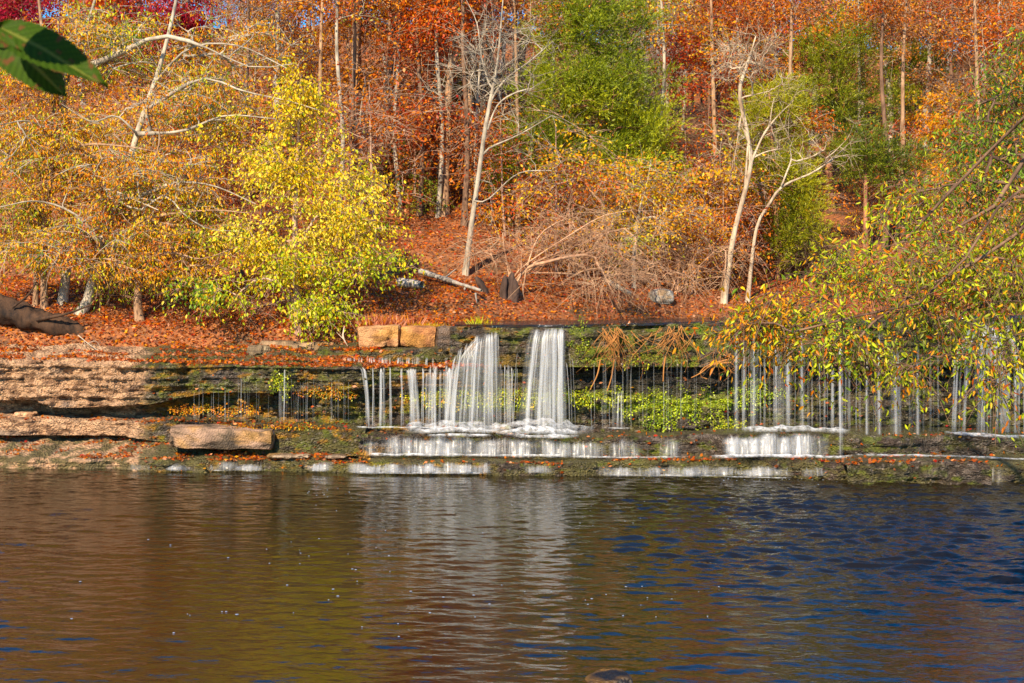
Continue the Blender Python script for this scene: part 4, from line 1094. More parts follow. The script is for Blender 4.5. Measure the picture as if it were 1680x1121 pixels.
log("fallen_branch", "pale broken branch on the far bank left of the grey boulder", "branch", [on_ground(wx(1000, 39.6), 39.6, -0.2), on_ground(wx(1035, 39.4), 39.4, -0.05)], [0.08, 0.06], 'pale', seed=4)
log("fallen_branch", "forked dry twig lying on leaves by the dry ledge", "branch", [P(128, 550, 33.2), P(150, 568, 32.9), P(172, 582, 32.6)], [0.012, 0.012, 0.006], 'pale', [([P(145, 563, 33.0), P(158, 560, 32.9), P(166, 575, 32.7)], 0.008), ([P(138, 558, 33.1), P(140, 575, 32.9)], 0.008), ([P(160, 578, 32.7), P(192, 582, 32.7)], 0.008)], 5)
log("fallen_branch", "thin white crooked twig against the left tan block", "branch", [P(565, 535, 32.2), P(563, 552, 32.2), P(570, 568, 32.2)], [0.012, 0.016, 0.01], 'white', [([P(563, 556, 32.2), P(552, 545, 32.3)], 0.008)], 6)

# ------------------------------------------------------------------ hanging roots, moss, grass
def roots(label, centre_px, spread_px, py0, py1, Y, n, seed, longs=()):
    r = np.random.default_rng(seed)
    b = P(centre_px, py0, Y)
    ps, rs_ = [], []
    for i in range(n):
        x = r.normal() * spread_px * 0.45; l = (0.35 + 0.65 * r.random()) * (py1 - py0)
        st = P(centre_px + x, py0 + r.uniform(-2, 14), Y - 0.06 * r.random()) - b
        k = r.normal() * 26
        pts = [st, st + [k * 0.3 * 0.013, -0.10, -l * 0.25 * 0.0132], st + [k * 0.7 * 0.013 + r.normal() * 0.12, -0.16, -l * 0.65 * 0.0132], st + [k * 0.013 + r.normal() * 0.08, -0.13, -l * 0.0132]]
        ps.append(resample(pts, 8)); rs_.append(np.linspace(0.009, 0.003, 8) * (0.5 + 0.9 * r.random()))
    for a in longs:
        ps.append(resample(pxs(a, Y - 0.25) - b, 8)); rs_.append(np.linspace(0.02, 0.012, 8))
    root = tag(link("hanging_root", mesh("hanging_root", *tubes(ps, rs_, 5), BARK['root']), None, [float(c) for c in b]), label, "hanging roots")
    return root
roots("orange brown root tuft dangling over the lip nearest the right main fall", 1010, 36, 538, 612, 30.65, 46, 71, [[(985, 590), (980, 615), (968, 640)], [(1008, 590), (1003, 620), (996, 642)]])
roots("orange brown root tuft dangling over the lip, the farther one from the main fall", 1105, 40, 536, 600, 30.55, 34, 72, [[(1092, 585), (1089, 605), (1088, 626)]])
roots("reddish curling roots hanging at the lip before the drooping leaves", 1185, 26, 575, 615, 30.4, 14, 73, [[(1200, 595), (1170, 598), (1150, 612), (1134, 620)], [(1195, 590), (1160, 600), (1147, 615), (1160, 622)]])

def moss(label, px, py, w, h, Y, n, seed, pal, size=0.05, depth=0.16):
    r = np.random.default_rng(seed)
    b = P(px, py, Y); s = Y / F
    k = max(20, int(n / 14))
    cc = np.stack([r.normal(size=k) * w * 0.55 * s, -depth * r.random(k), r.normal(size=k) * h * 0.5 * s], 1); cc = cc[np.argsort(np.linalg.norm(cc, axis=1))]
    for q in range(1, k):          # keep the cushions of one clump touching
        dq = cc[q] - cc[:q]; j = int(np.argmin(np.linalg.norm(dq, axis=1))); L_ = np.linalg.norm(dq[j])
        if L_ > 0.07: cc[q] = cc[j] + dq[j] * (0.07 / L_)
    ci = r.integers(0, k, n)
    off = norm(r.normal(size=(n, 3))) * (r.random((n, 1)) ** 0.5) * 0.085
    off[:, 1] = -np.abs(off[:, 1])
    d = norm(off + np.array([0, -0.03, -0.02]))
    cols = palette_colours(r, pal, r.random(k)[ci], 1, 0.6)
    return tag(link("moss_clump", leaf_mesh(r, "moss_clump", cc[ci] + off, d, size, cols, MOSSM, 0.6), None, [float(c) for c in b]), label, "moss")
MP = [('olive', 1.5), ('lime', 4), ('green', 2)]
moss("large lime green fern moss mound on the shaded wall", 1105, 668, 80, 40, 31.0, 3000, 81, [('olive', 3), ('lime', 4), ('green', 1)])
moss("bright green moss band right beside the larger main fall", 962, 650, 90, 16, 31.05, 1500, 82, MP)
moss("yellow green moss band behind the left main fall", 785, 652, 100, 22, 31.05, 1900, 83, [('lime', 5), ('yellow', 2), ('olive', 1)])
moss("moss tuft glowing between thin strands left of the main fall", 722, 655, 30, 20, 31.05, 500, 84, [('lime', 5), ('yellow', 2), ('green', 1)])
moss("small moss fan behind the first right hand strands", 1235, 650, 40, 26, 30.9, 1200, 85, MP)
moss("little bright moss tuft above the dense white step", 1195, 695, 26, 12, 30.6, 500, 86, MP)
moss("green weed tuft around the single thin left strand", 462, 628, 20, 26, 30.85, 500, 87, MP)
moss("ochre moss fringe hanging under the wet left overhang", 345, 672, 80, 7, 31.25, 800, 88, [('gold', 3), ('orange', 3), ('olive', 1)])
moss("ochre moss cushion on the wet wall left of the strands", 545, 645, 55, 14, 30.95, 700, 89, [('gold', 3), ('olive', 3), ('rust', 1)])
moss("ochre mossy crust on the step behind the tilted slab", 440, 700, 85, 5, 31.0, 600, 90, [('gold', 4), ('orange', 2), ('olive', 2)])
moss("olive moss sheet on the sunny lip right of the main fall", 950, 565, 26, 44, 30.78, 700, 91, [('olive', 5), ('lime', 2), ('green', 1)], 0.045, 0.06)
moss("olive moss under the far hanging roots", 1060, 588, 80, 20, 30.6, 700, 92, [('olive', 5), ('lime', 1), ('brown', 2)], 0.045, 0.06)

def grass(label, px, py, Y, w, h, n, seed, pal, name="grass_tuft"):
    r = np.random.default_rng(seed); s = Y / F
    b = P(px, py, Y)
    pos = np.stack([r.normal(size=n) * w * 0.4 * s, r.normal(size=n) * 0.12, -0.03 + 0 * r.random(n)], 1)
    d = r.normal(size=(n, 3)) * [0.5, 0.4, 0.1] + [0, 0, 1.0]
    cols = palette_colours(r, pal, r.random(n), 1)
    return tag(link(name, leaf_mesh(r, name, pos, d, h * s, cols, LEAF, 0.07), None, [float(c) for c in b]), label, "grass")
GP = [('gold', 2), ('peach', 3), ('rust', 1)]
grass("dry tan grass tuft growing behind the left tan block", 632, 541, 32.9, 55, 26, 700, 95, GP)
grass("dry grass fringe growing behind the right tan block", 695, 540, 32.8, 50, 12, 500, 96, [('gold', 3), ('lime', 1), ('rust', 1)])
grass("green yellow weed sprig on the bank above the left main fall", 786, 536, 32.2, 14, 20, 60, 97, [('lime', 3), ('yellow', 2)])
grass("short weed sprig left of the dark stump clump", 803, 536, 32.2, 10, 13, 40, 98, [('lime', 2), ('gold', 2)])

# ------------------------------------------------------------------ falling water
def ribbons(specs, rng, nv=14):
    """specs: rows of (x0, x1, y0, y1, z0, z1, w0, w1, alpha): one curved ribbon each, arcing from the lip down"""
    Vs, Us, As, Qs, o = [], [], [], [], 0
    for (x0, x1, y0, y1, z0, z1, w0, w1, al) in specs:
        v = np.linspace(0, 1, nv)
        dz = v ** 1.35
        z = z0 + (z1 - z0) * dz; y = y0 + (y1 - y0) * np.sqrt(dz)
        x = x0 + (x1 - x0) * v ** 0.7 + 0.004 * np.sin(v * 7 + x0 * 30)
        w = (w0 + (w1 - w0) * v) * (0.9 + 0.2 * vnoise(v * 5, x0 * 7, 0, 3))
        a = np.array([-1, -0.5, 0, 0.5, 1.0])
        X = x[:, None] + a * w[:, None] / 2; Y = y[:, None] - 0.35 * (1 - a * a) * w[:, None]; Z = z[:, None] + 0 * a
        Vs.append(np.stack([X, Y, Z], -1).reshape(-1, 3))
        Us.append(np.stack([X * 0.9, (z - z0)[:, None] + 0 * X + x0 * 3], -1).reshape(-1, 2))
        e = np.array([0.0, 0.7, 1, 0.7, 0.0])
        fade = sstep(0, (0.07 if x0 < 1.5 else 0.3) if z0 - z1 > 0.8 else 0.35, v) * (1 - 0.6 * sstep(0.8, 1, v)) * (0.55 + 0.75 * vnoise(v * 5, x0 * 23, z0 * 7, 2))
        As.append((al * fade[:, None] * e).reshape(-1))
        Qs.append(grid_faces(nv, 5) + o); o += nv * 5
    A = np.concatenate(As)
    return np.concatenate(Vs), np.concatenate(Qs), np.concatenate(Us), np.c_[np.ones((len(A), 3)), A]

def foam_patch(rng, pts, w, h, alpha=1.0):
    """low foamy mound strip along pts"""
    p = resample(np.asarray(pts, float), max(8, int(np.linalg.norm(np.asarray(pts[-1]) - np.asarray(pts[0])) / 0.07)))
    n = len(p); a = np.linspace(-1, 1, 9)
    wv = w * (0.6 + 0.8 * vnoise(p[:, 0] * 2.3, 1, 0, 9)) * np.clip(np.minimum(np.arange(n), n - 1 - np.arange(n)) / 4.0, 0.12, 1)
    Y = p[:, 1:2] + a * wv[:, None]; X = p[:, :1] + 0 * a
    Z = p[:, 2:3] + h * (1 - a ** 2) * (0.5 + vnoise(X * 6, Y * 6, 0, 4)) + 0.008
    al = alpha * np.clip(1 - np.abs(a), 0, 1) ** 0.7 * np.clip(np.minimum(np.arange(n), n - 1 - np.arange(n)) / 3.0, 0, 1)[:, None]
    return np.stack([X, Y, Z], -1).reshape(-1, 3), grid_faces(n, 9), al.reshape(-1)

def waterfall(label, specs, mat, foam=(), seed=0, group=None, cat="waterfall"):
    """specs: one list of ribbons, or a list of such lists (each its own curtain); thin drips are parts of their own"""
    r = np.random.default_rng(seed)
    sets = specs if isinstance(specs[0], list) else ([[q] for q in specs] if mat is VEIL else [specs])
    allq = [q for st in sets for q in st]
    b = np.array([np.mean([q[0] for q in allq]), np.mean([q[3] for q in allq]), min(q[5] for q in allq)])
    root = thing("waterfall", label, cat, b, group)
    nm = "drip" if mat is VEIL else "water_curtain"
    for st in sets:
        V, Q, U, A = ribbons(st, r)
        link(nm, mesh(nm, V - b, Q, mat, col=A, uv=U), root)
    for f in foam:
        Vf, Qf, Af = foam_patch(r, *f)
        link("foam", mesh("foam", Vf - b, Qf, FOAM, col=np.c_[np.ones((len(Af), 3)), Af]), root)
    return root

def sp(px0, px1, py0, py1, Y0, Y1, w0, w1, al):
    a, b_ = P(px0, py0, Y0), P(px1, py1, Y1)
    s = Y0 / F
    return (a[0], b_[0], Y0, Y1, a[2], b_[2], w0 * s, w1 * s, al)

r = np.random.default_rng(123)
# left main fall: fans out to the left over a shoulder
def clustered(n, k, sp_):
    c = r.random(k); return np.clip(c[r.integers(0, k, n)] + r.normal(size=n) * sp_, -0.05, 1.05)
S = []
for t in np.linspace(0.1, 0.9, 6): S.append(sp(790 + 24 * t, 778 + 38 * t, 541 + 10 * (1 - t) + r.uniform(-2, 6), 709, 30.78, 30.52, 11, 14, r.uniform(0.25, 0.5)))
for t in np.linspace(0.05, 0.95, 5): S.append(sp(754 + 34 * t, 740 + 36 * t, 590 - 28 * t + r.uniform(-8, 10), 708, 30.66, 30.48, 11, 13, r.uniform(0.2, 0.45)))
for t in clustered(30, 8, 0.05): S.append(sp(787 + 29 * t, 775 + 44 * t + r.normal(), 540 + 12 * (1 - t) + r.uniform(0, 8), 709 + r.uniform(-4, 3), 30.74, 30.48, r.uniform(1.2, 5), r.uniform(2, 6), r.uniform(0.2, 0.9)))
for t in clustered(28, 8, 0.05): S.append(sp(750 + 38 * t, 734 + 44 * t + r.normal(), 588 - 30 * t + r.uniform(-14, 14), 708 + r.uniform(-4, 3), 30.64, 30.44, r.uniform(1.2, 5), r.uniform(2, 6), r.uniform(0.2, 0.9)))
for i in range(20):
    x = 696 + 50 * r.random(); S.append(sp(x + 2, x, 600 + r.uniform(-4, 14), 705, 30.72, 30.55, r.uniform(1.5, 7), r.uniform(2, 9), r.uniform(0.15, 0.6)))
for i in range(16):
    t = r.random(); S.append(sp(800 - 12 * t, 752 + 26 * t, 546 + 14 * r.random(), 590 + 14 * r.random(), 30.76, 30.6, r.uniform(2, 6), r.uniform(3, 7), r.uniform(0.2, 0.6)))
waterfall("left main waterfall fanning over a rock shoulder into two veils", S, FALL, [([P(680, 712, 30.35), P(750, 709, 30.35), P(820, 711, 30.35)], 0.34, 0.09), ([P(660, 710, 30.45), P(740, 706, 30.4), P(830, 709, 30.4)], 0.5, 0.16, 0.5), ([P(700, 717, 30.1), P(760, 716, 30.1), P(808, 717, 30.1)], 0.18, 0.05)], 1)
S = []
for t in np.linspace(0.05, 0.95, 9): S.append(sp(876 + 48 * t, 850 + 78 * t, 538 + r.uniform(0, 5), 713, 30.7, 30.38, 11, 15, r.uniform(0.22, 0.5)))
for t in clustered(52, 12, 0.035): S.append(sp(872 + 54 * t, 844 + 86 * t + r.normal() * 1.2, 537 + r.uniform(0, 8), 713 + r.uniform(-4, 4), 30.66, 30.34, r.uniform(1.2, 5), r.uniform(2, 6), r.uniform(0.2, 0.9)))
for t in clustered(16, 4, 0.06): S.append(sp(901 + 27 * t, 896 + 32 * t, 538, 715, 30.6, 30.28, r.uniform(3, 6), r.uniform(4, 7), r.uniform(0.35, 0.8)))
for x in (836, 842, 935, 939, 944): S.append(sp(x + (8 if x < 880 else -6), x, 590 + r.uniform(-15, 20), 708, 30.6, 30.4, 1.5, 2.5, r.uniform(0.3, 0.7)))
waterfall("widest white waterfall right of centre, falling straight from lip to step", S, FALL, [([P(812, 714, 30.2), P(880, 711, 30.15), P(955, 716, 30.2)], 0.36, 0.11), ([P(800, 712, 30.3), P(880, 706, 30.3), P(975, 714, 30.25)], 0.55, 0.2, 0.5), ([P(840, 718, 30.0), P(890, 719, 29.95), P(950, 719, 30.0)], 0.18, 0.06)], 2)
S = [sp(x, x + r.normal() * 2, 598 + r.uniform(-4, 10), 700, 30.75, 30.6, r.uniform(1.2, 3.5), r.uniform(2, 4), r.uniform(0.3, 0.8)) for x in r.uniform(818, 850, 14)]
waterfall("fringe of fine strands hanging between the two main falls", S, FALL, [], 3)

LSTR = [(595, 604, 8, .7, "paired strand farthest left in the left terrace row"), (612, 612, 3, .6, "hair thin strand second from the left on the terrace"), (626, 624, 9, .7, "broad strand third from the left on the terrace"), (640, 641, 3, .7, "lone narrow strand fourth from the left on the terrace"),
        (659, 659, 4, .7, "slim strand fifth from the left, at the terrace middle"), (676, 679, 14, .6, "ragged wide strand sixth along the terrace row"), (694, 694, 4, .8, "thin bright strand seventh along the terrace row"), (706, 708, 3, .6, "faint strand eighth along the terrace row"), (713, 713, 3, .7, "short fine strand ninth on the terrace, next to the veils"),
        (737, 738, 12, .85, "bright strand closest left of the main fall")]
for i, (a, b_, w, al, lb) in enumerate(LSTR):
    S = [sp(a + r.normal() * w * 0.28, b_ + r.normal() * w * 0.3, 602 + r.uniform(0, 8), 700 + r.uniform(-3, 3), 30.72, 30.6, max(1.6, w * r.uniform(0.3, 0.6)), max(2.0, w * r.uniform(0.3, 0.6)), min(1, al * r.uniform(0.6, 1.3))) for k in range(3 + w // 2)]
    waterfall(lb, S, FALL, [([P(a - 12, 703, 30.5), P(a + 12, 703, 30.5)], 0.08, 0.03, 0.8)], 10 + i, "strands falling from the left terrace", "water strand")
S = [sp(x, x, 586, 603, 31.2, 31.1, r.uniform(1.5, 4), r.uniform(2, 5), r.uniform(0.25, 0.7)) for x in np.r_[r.uniform(562, 640, 26), r.uniform(640, 735, 22)]]
waterfall("row of tiny cascades on the short ledge below the tan blocks", S, FALL, [], 30)
S = [sp(x, x, 545, 568, 31.4, 31.25, 2, 3, 0.6) for x in (741, 743, 745)]
waterfall("short trickle beside the right tan block", S, FALL, [], 31)
# thin strands on the far left wall
S = [sp(468, 466, 606, 690, 30.68, 30.6, 2.4, 3, 0.95), sp(467, 466, 606, 690, 30.67, 30.59, 1.6, 2, 0.9)]
waterfall("single bright thread of water on the dark wall left of the terrace", S, FALL, [], 32)
S = [sp(x, x, 625 + r.uniform(-8, 20), 692, 30.7, 30.65, 1.1, 1.4, r.uniform(0.3, 0.8)) for x in np.r_[r.uniform(318, 430, 24), r.uniform(440, 575, 40)]]
waterfall("faint dripping threads below the wet left overhang", S, VEIL, [], 33)
# faint strands on the shaded right half
S = [sp(x, x, 600 + r.uniform(-25, 20), 705, 30.35, 30.3, r.uniform(1.2, 2), r.uniform(1.2, 2.2), r.uniform(0.3, 0.9)) for x in r.uniform(955, 1195, 34)]
waterfall("sparse fine drips beneath the hanging roots", S, VEIL, [], 34)
S = [sp(1013 + r.normal() * 3, 1015 + r.normal() * 3, 640, 703, 30.85, 30.6, 3, 4, 0.55) for k in range(5)] + [sp(x, x, 650, 703, 30.8, 30.6, 1.5, 2, 0.5) for x in (970, 988, 1000, 1006)]
waterfall("pale short spout over the moss band right of the main falls", S, FALL, [([P(990, 704, 30.5), P(1035, 705, 30.5)], 0.1, 0.03, 0.7)], 35)
RSTR = [(1208, 550, 707, 5, "first grey strand above the dense white step"), (1221, 560, 707, 3, "thin strand second along the shaded wall"), (1236, 556, 707, 4, "strand third along the shaded wall"), (1273, 570, 707, 4, "strand fourth along, above the white step's middle"), (1293, 550, 708, 7, "thick strand fifth along the shaded wall"),
        (1316, 550, 708, 7, "thick strand sixth along, above the white step's end"), (1365, 565, 712, 3, "slim strand seventh along, right of the white step"), (1380, 550, 746, 5, "long strand eighth along, reaching the lower tread"), (1422, 570, 748, 3, "narrow strand ninth along the shaded wall"), (1443, 560, 748, 4, "strand tenth along, among hanging leaves"),
        (1470, 575, 748, 10, "soft broad strand eleventh along the shaded wall"), (1506, 590, 742, 5, "separate strand against the blackest hollow")]
for i, (a, t, bt, w, lb) in enumerate(RSTR):
    Ye = 29.55 if bt > 730 else 29.9
    S = [sp(a + r.normal() * w * 0.3, a + r.normal() * w * 0.4, t - 22 + r.uniform(-4, 18), bt + r.uniform(-5, 2), 30.25, Ye, w * r.uniform(0.25, 0.5) + 0.8, w * r.uniform(0.3, 0.8) + 1, r.uniform(0.2, 0.6)) for k in range(4)]
    S += [sp(a, a + r.normal(), t - 14, bt, 30.27, Ye + 0.02, w * 1.3 + 3, w * 2.0 + 4, r.uniform(0.16, 0.3))]
    waterfall(lb, S, FALL, [], 40 + i, "grey strands on the shaded right wall", "water strand")
S = [sp(x, x, 560 + r.uniform(-15, 60), 708, 30.2, 30.1, r.uniform(1, 3), r.uniform(1.2, 5), r.uniform(0.2, 0.9)) for x in r.uniform(1200, 1540, 80)]
waterfall("many faint drips between the grey strands", S, VEIL, [], 55)
S = []
for i in range(34):
    t = r.random(); S.append(sp(1612 + 34 * t, 1562 + 125 * t, 527, 590 + 60 * r.random(), 30.2, 29.95, r.uniform(3, 8), r.uniform(4, 10), r.uniform(0.3, 0.75)))
for i in range(40):
    t = r.random(); S.append(sp(1568 + 120 * t, 1562 + 126 * t, 580 + r.uniform(0, 30), 716 if t < 0.7 else 745, 29.95, 29.8, r.uniform(1.5, 6), r.uniform(2, 8), r.uniform(0.25, 0.75)))
waterfall("far right fan shaped waterfall spreading over dark rock", S, FALL, [([P(1548, 712, 29.5), P(1620, 717, 29.5), P(1700, 720, 29.5)], 0.25, 0.05, 0.9)], 56)
# step cascades
def curtain(label, ranges, py0, py1, Yf, n, al, foam, seed, mat=FALL):
    SS = []
    for a, b_, k in ranges:
        S = []; SS.append(S)
        for i in range(int(n * (b_ - a) / 100 * k)):
            x = r.uniform(a, b_) + r.normal() * 4
            top_ = 12 * (float(fbm(x / 16.0, 3, seed, 5, 2)) - 0.4); gap_ = 0.25 + 1.1 * float(sstep(0.35, 0.6, fbm(x / 13.0, 9, seed, 6, 2)))
            y = np.interp(x, [q[0] for q in Yf], [q[1] for q in Yf])
            if i % 3 == 0:
                S.append(sp(x, x + r.normal() * 2, py0(x) + top_ + r.uniform(-1, 4), py1(x) + r.uniform(-1, 2), y - 0.10, y - 0.26, r.uniform(14, 36), r.uniform(16, 38), al * gap_ * r.uniform(0.25, 0.6))); continue
            S.append(sp(x, x + r.normal() * 2.0, py0(x) + top_ + 10 * r.random() ** 3 - 1, py1(x) + r.uniform(-2, 2), y - 0.12 - 0.05 * r.random(), y - 0.28 - 0.05 * r.random(), r.uniform(1.5, 5), r.uniform(2, 7), al * gap_ * r.uniform(0.1, 0.7)))
    return waterfall(label, SS, mat, foam, seed)
Y2 = [(590, 30.65), (1050, 30.2), (1160, 29.9), (1200, 29.6), (1340, 29.6), (1700, 29.4)]
Y1 = [(0, 31.0), (560, 30.15), (1100, 29.5), (1400, 28.9)]
curtain("wide pale cascade over the middle step below the main falls", [(598, 645, 0.8), (645, 900, 1.1), (900, 935, 0.9)], lambda x: 716 + 3 * (x > 850), lambda x: 746 + 0.008 * (x - 600), Y2, 66, 0.6,
        [([P(600, 748, 30.35), P(750, 748, 30.2), P(930, 750, 30.0)], 0.12, 0.04, 1.0)], 60)
curtain("thin broken cascade on the middle step right of the main falls", [(942, 985, 1.0), (1010, 1062, 1.0), (1085, 1112, 0.8)], lambda x: 720, lambda x: 750, Y2, 55, 0.55, [([P(935, 751, 30.0), P(1010, 752, 29.9), P(1120, 752, 29.75)], 0.08, 0.03, 0.7)], 61)
curtain("dense white cascade over the middle step in the shade", [(1195, 1300, 1.6), (1300, 1345, 1.1)], lambda x: 712, lambda x: 747, Y2, 80, 0.8,
        [([P(1165, 751, 29.3), P(1250, 750, 29.2), P(1400, 752, 29.15)], 0.2, 0.05, 1.0), ([P(1215, 710, 29.75), P(1320, 708, 29.75), P(1395, 713, 29.8)], 0.25, 0.1, 0.8)], 62)
curtain("low fringe cascade along the pool under the main falls", [(580, 800, 1.2), (868, 900, 0.8)], lambda x: 760, lambda x: 775, Y1, 80, 0.62, [([P(575, 776, 30.0), P(680, 777, 29.8), P(800, 778, 29.75)], 0.14, 0.025, 0.9)], 63)
curtain("low fringe cascade along the pool right of the mossy knob", [(988, 1180, 1.2)], lambda x: 764, lambda x: 780, Y1, 75, 0.6, [([P(985, 780, 29.4), P(1080, 781, 29.3), P(1190, 782, 29.2)], 0.12, 0.02, 0.8)], 64)
curtain("low olive tinted fringe under the dense white step", [(1180, 1290, 0.9), (1320, 1345, 0.4)], lambda x: 764, lambda x: 780, [(1180, 29.35), (1400, 28.9)], 55, 0.6, [([P(1180, 783, 29.0), P(1300, 786, 28.8)], 0.1, 0.02, 0.6)], 65)
curtain("tiny cascades spilling into the pool below the tilted slab", [(220, 250, 0.8), (265, 312, 0.8), (346, 370, 1.3), (395, 432, 1.3), (508, 536, 1.3)], lambda x: 757, lambda x: 771, Y1, 70, 0.75, [([P(347, 773, 30.2), P(370, 773, 30.2)], 0.06, 0.02, 0.9), ([P(396, 773, 30.15), P(434, 773, 30.1)], 0.06, 0.02, 0.9), ([P(506, 774, 30.0), P(538, 774, 30.0)], 0.06, 0.02, 0.9)], 66)
curtain("faint trickle over the dark ledge's end at the pool", [(1628, 1652, 0.8)], lambda x: 762, lambda x: 794, [(1600, 28.5), (1700, 28.4)], 40, 0.45, [([P(1400, 748, 28.9), P(1560, 750, 28.9), P(1700, 756, 28.8)], 0.14, 0.03, 0.75)], 67)

# ------------------------------------------------------------------ fallen leaves and foam flecks (uncountable)
r = np.random.default_rng(321)
LP, LN = [], []
DEN = {"lower_rock_step": 9000, "left_rock_step": 900, "upper_left_rock_ledge": 14000, "middle_rock_ledge": 900, "middle_rock_step": 260, "rock_ledge": 220, "upper_rock_lip": 160}
for nm, V, pxx in TREADS:
    n = DEN.get(nm, 0)
    if not n: continue
    nr, nc = V.shape[:2]
    i = r.integers(0, nr - 1, n * 3); j = r.integers(0, nc - 1, n * 3); f = r.random((n * 3, 2))
    if nm != "upper_left_rock_ledge":
        i = np.where(r.random(n * 3) < 0.45, 0, i)
    p = V[i, j] * (1 - f[:, :1]) * (1 - f[:, 1:]) + V[i + 1, j] * f[:, :1] * (1 - f[:, 1:]) + V[i, j + 1] * (1 - f[:, :1]) * f[:, 1:] + V[i + 1, j + 1] * f[:, :1] * f[:, 1:]
    q = pxx[i, j]
    keep = fbm(p[:, 0] * 1.2, p[:, 1] * 2.0, 0, 401, 3) > (0.47 if nm == "upper_left_rock_ledge" else 0.5)
    if nm == "lower_rock_step": keep &= (q < 560) & (i > 0) | (r.random(len(q)) < 0.12)
    LP.append(p[keep][:n] + [0, 0, 0.012])
fp = np.concatenate(FACES); fp = fp[(fp[:, 2] > 0.05) & (fp[:, 0] > -8)]
fp = fp[r.integers(0, len(fp), 1500)]
LP.append(fp + [0, -0.03, 0])
# on the bank too
xg, yg = r.uniform(-17, 18, 130000), 32.8 + 14 * r.random(130000) ** 1.9
kk = yg > bank_y(xg) - 0.7
LP.append(np.stack([xg[kk], yg[kk], ground_z(xg[kk], yg[kk]) + 0.02], 1))
p = np.concatenate(LP)
d = r.normal(size=p.shape) * [1, 1, 0.28]
cols = palette_colours(r, [('brown', 4), ('rust', 5), ('deep', 3.5), ('orange', 4.5), ('pink', 2), ('red', 1.0), ('gold', 0.8), ('peach', 0.8)], r.random(len(p)), 1)
nn = norm(d)
o = link("fallen_leaves", leaf_mesh(r, "fallen_leaves", p, d, 0.085, cols, LEAF, 0.62), None); o["kind"] = "stuff"

# leaves stuck to wet wall and foam flecks on the pool
def flecks():
    cl = [(1180, 783, 90, 3, 70, 0.045), (1320, 786, 90, 3, 90, 0.05), (560, 800, 40, 14, 30, 0.04), (800, 820, 120, 30, 60, 0.035), (420, 880, 120, 50, 40, 0.05), (900, 800, 120, 20, 70, 0.03), (620, 960, 160, 40, 30, 0.05), (1040, 960, 90, 30, 34, 0.045), (1000, 830, 60, 20, 50, 0.03), (350, 1000, 120, 20, 16, 0.06)]
    ps, sz = [], []
    for (a, b_, sx, sy, n, s) in cl:
        n = n // 2
        qx = a + r.normal(size=n) * sx; qy = b_ + np.abs(r.normal(size=n)) * sy
        Y = CZ * F / np.maximum(qy - HY, 280)
        ps.append(np.stack([(qx - CX) * Y / F, Y, 0 * Y + 0.004], 1)); sz.append(s * 0.6 * (0.3 + 0.9 * r.random(n)))
    ps = np.concatenate(ps); sz = np.concatenate(sz)
    a = np.arange(8) * math.pi / 4
    ring = np.stack([np.cos(a), np.sin(a), 0 * a], 1)
    V = np.concatenate([ps[:, None] + ring * sz[:, None, None] * [0.6, 0.6, 1], ps[:, None] + ring * sz[:, None, None] * 0.35 + [0, 0, 0.006]], 1)
    b_ = np.arange(len(ps))[:, None] * 16
    k = np.arange(8); k2 = (k + 1) % 8
    Q = np.concatenate([(b_ + k)[..., None], (b_ + k2)[..., None], (b_ + 8 + k2)[..., None], (b_ + 8 + k)[..., None]], -1).reshape(-1, 4)
    Q = np.concatenate([Q, b_ + np.array([8, 9, 10, 11]), b_ + np.array([8, 11, 12, 15]), b_ + np.array([12, 13, 14, 15])])
    return mesh("foam_flecks", V.reshape(-1, 3), Q, FLECK)
FLECK, nt_, out_ = new_mat("foam_bubble")
bb = N(nt_, "ShaderNodeBsdfPrincipled", Roughness=0.25); bb.inputs["Base Color"].default_value = (0.22, 0.26, 0.34, 1)
nt_.links.new(bb.outputs[0], out_.inputs[0])
o = link("foam_flecks", flecks()); o["kind"] = "stuff"

# ------------------------------------------------------------------ near tree leaning in from the right, and the leafy twig at the upper left
r = np.random.default_rng(55)
poly = np.array([(1690, 40), (1640, 90), (1590, 190), (1540, 280), (1470, 300), (1390, 370), (1310, 430), (1230, 480), (1170, 520), (1175, 560), (1250, 575), (1330, 600), (1400, 640), (1480, 650), (1560, 600), (1600, 650), (1690, 640)], float)
def inside(x, y):
    c = np.zeros(len(x), bool); j = len(poly) - 1
    for i in range(len(poly)):
        xi, yi = poly[i]; xj, yj = poly[j]
        c ^= ((yi > y) != (yj > y)) & (x < (xj - xi) * (y - yi) / (yj - yi + 1e-9) + xi); j = i
    return c
qx, qy = r.uniform(1165, 1800, 1750), r.uniform(30, 585, 1750)
ok = inside(np.minimum(qx, 1685), qy)
qx, qy = qx[ok], qy[ok]
dens = (0.10 + 0.75 * sstep(1200, 1640, qx)) * (1 - 0.85 * sstep(440, 545, qy)) * (0.12 + 0.95 * sstep(0.40, 0.62, fbm(qx / 75, (qy + 0.35 * qx) / 42, 0, 77, 2))) + 0.45 * sstep(1555, 1640, qx) * sstep(430, 320, qy)
ok = r.random(len(qx)) < dens
qx, qy = qx[ok][:600], qy[ok][:600]
depth = 10.4 + 2.4 * r.random(len(qx)) + 4.5 * sstep(520, 60, qy)
cl = np.array([P(a, b_, d_) for a, b_, d_ in zip(qx, qy, depth)])
extra = ellipsoids(r, [pxell(1235, 535, 60, 22, 11.6, 0.5, 12), pxell(1300, 520, 90, 30, 11.8, 0.6, 18), pxell(1390, 560, 60, 45, 11.2, 0.5, 16), pxell(1480, 585, 50, 40, 11.0, 0.5, 9), pxell(1560, 540, 60, 40, 11.4, 0.5, 8), pxell(1645, 585, 40, 55, 10.8, 0.5, 12), pxell(1400, 440, 70, 40, 12.2, 0.6, 14)])
cl = np.concatenate([cl, extra])
tb = np.array([7.4, 11.2, 0.2])
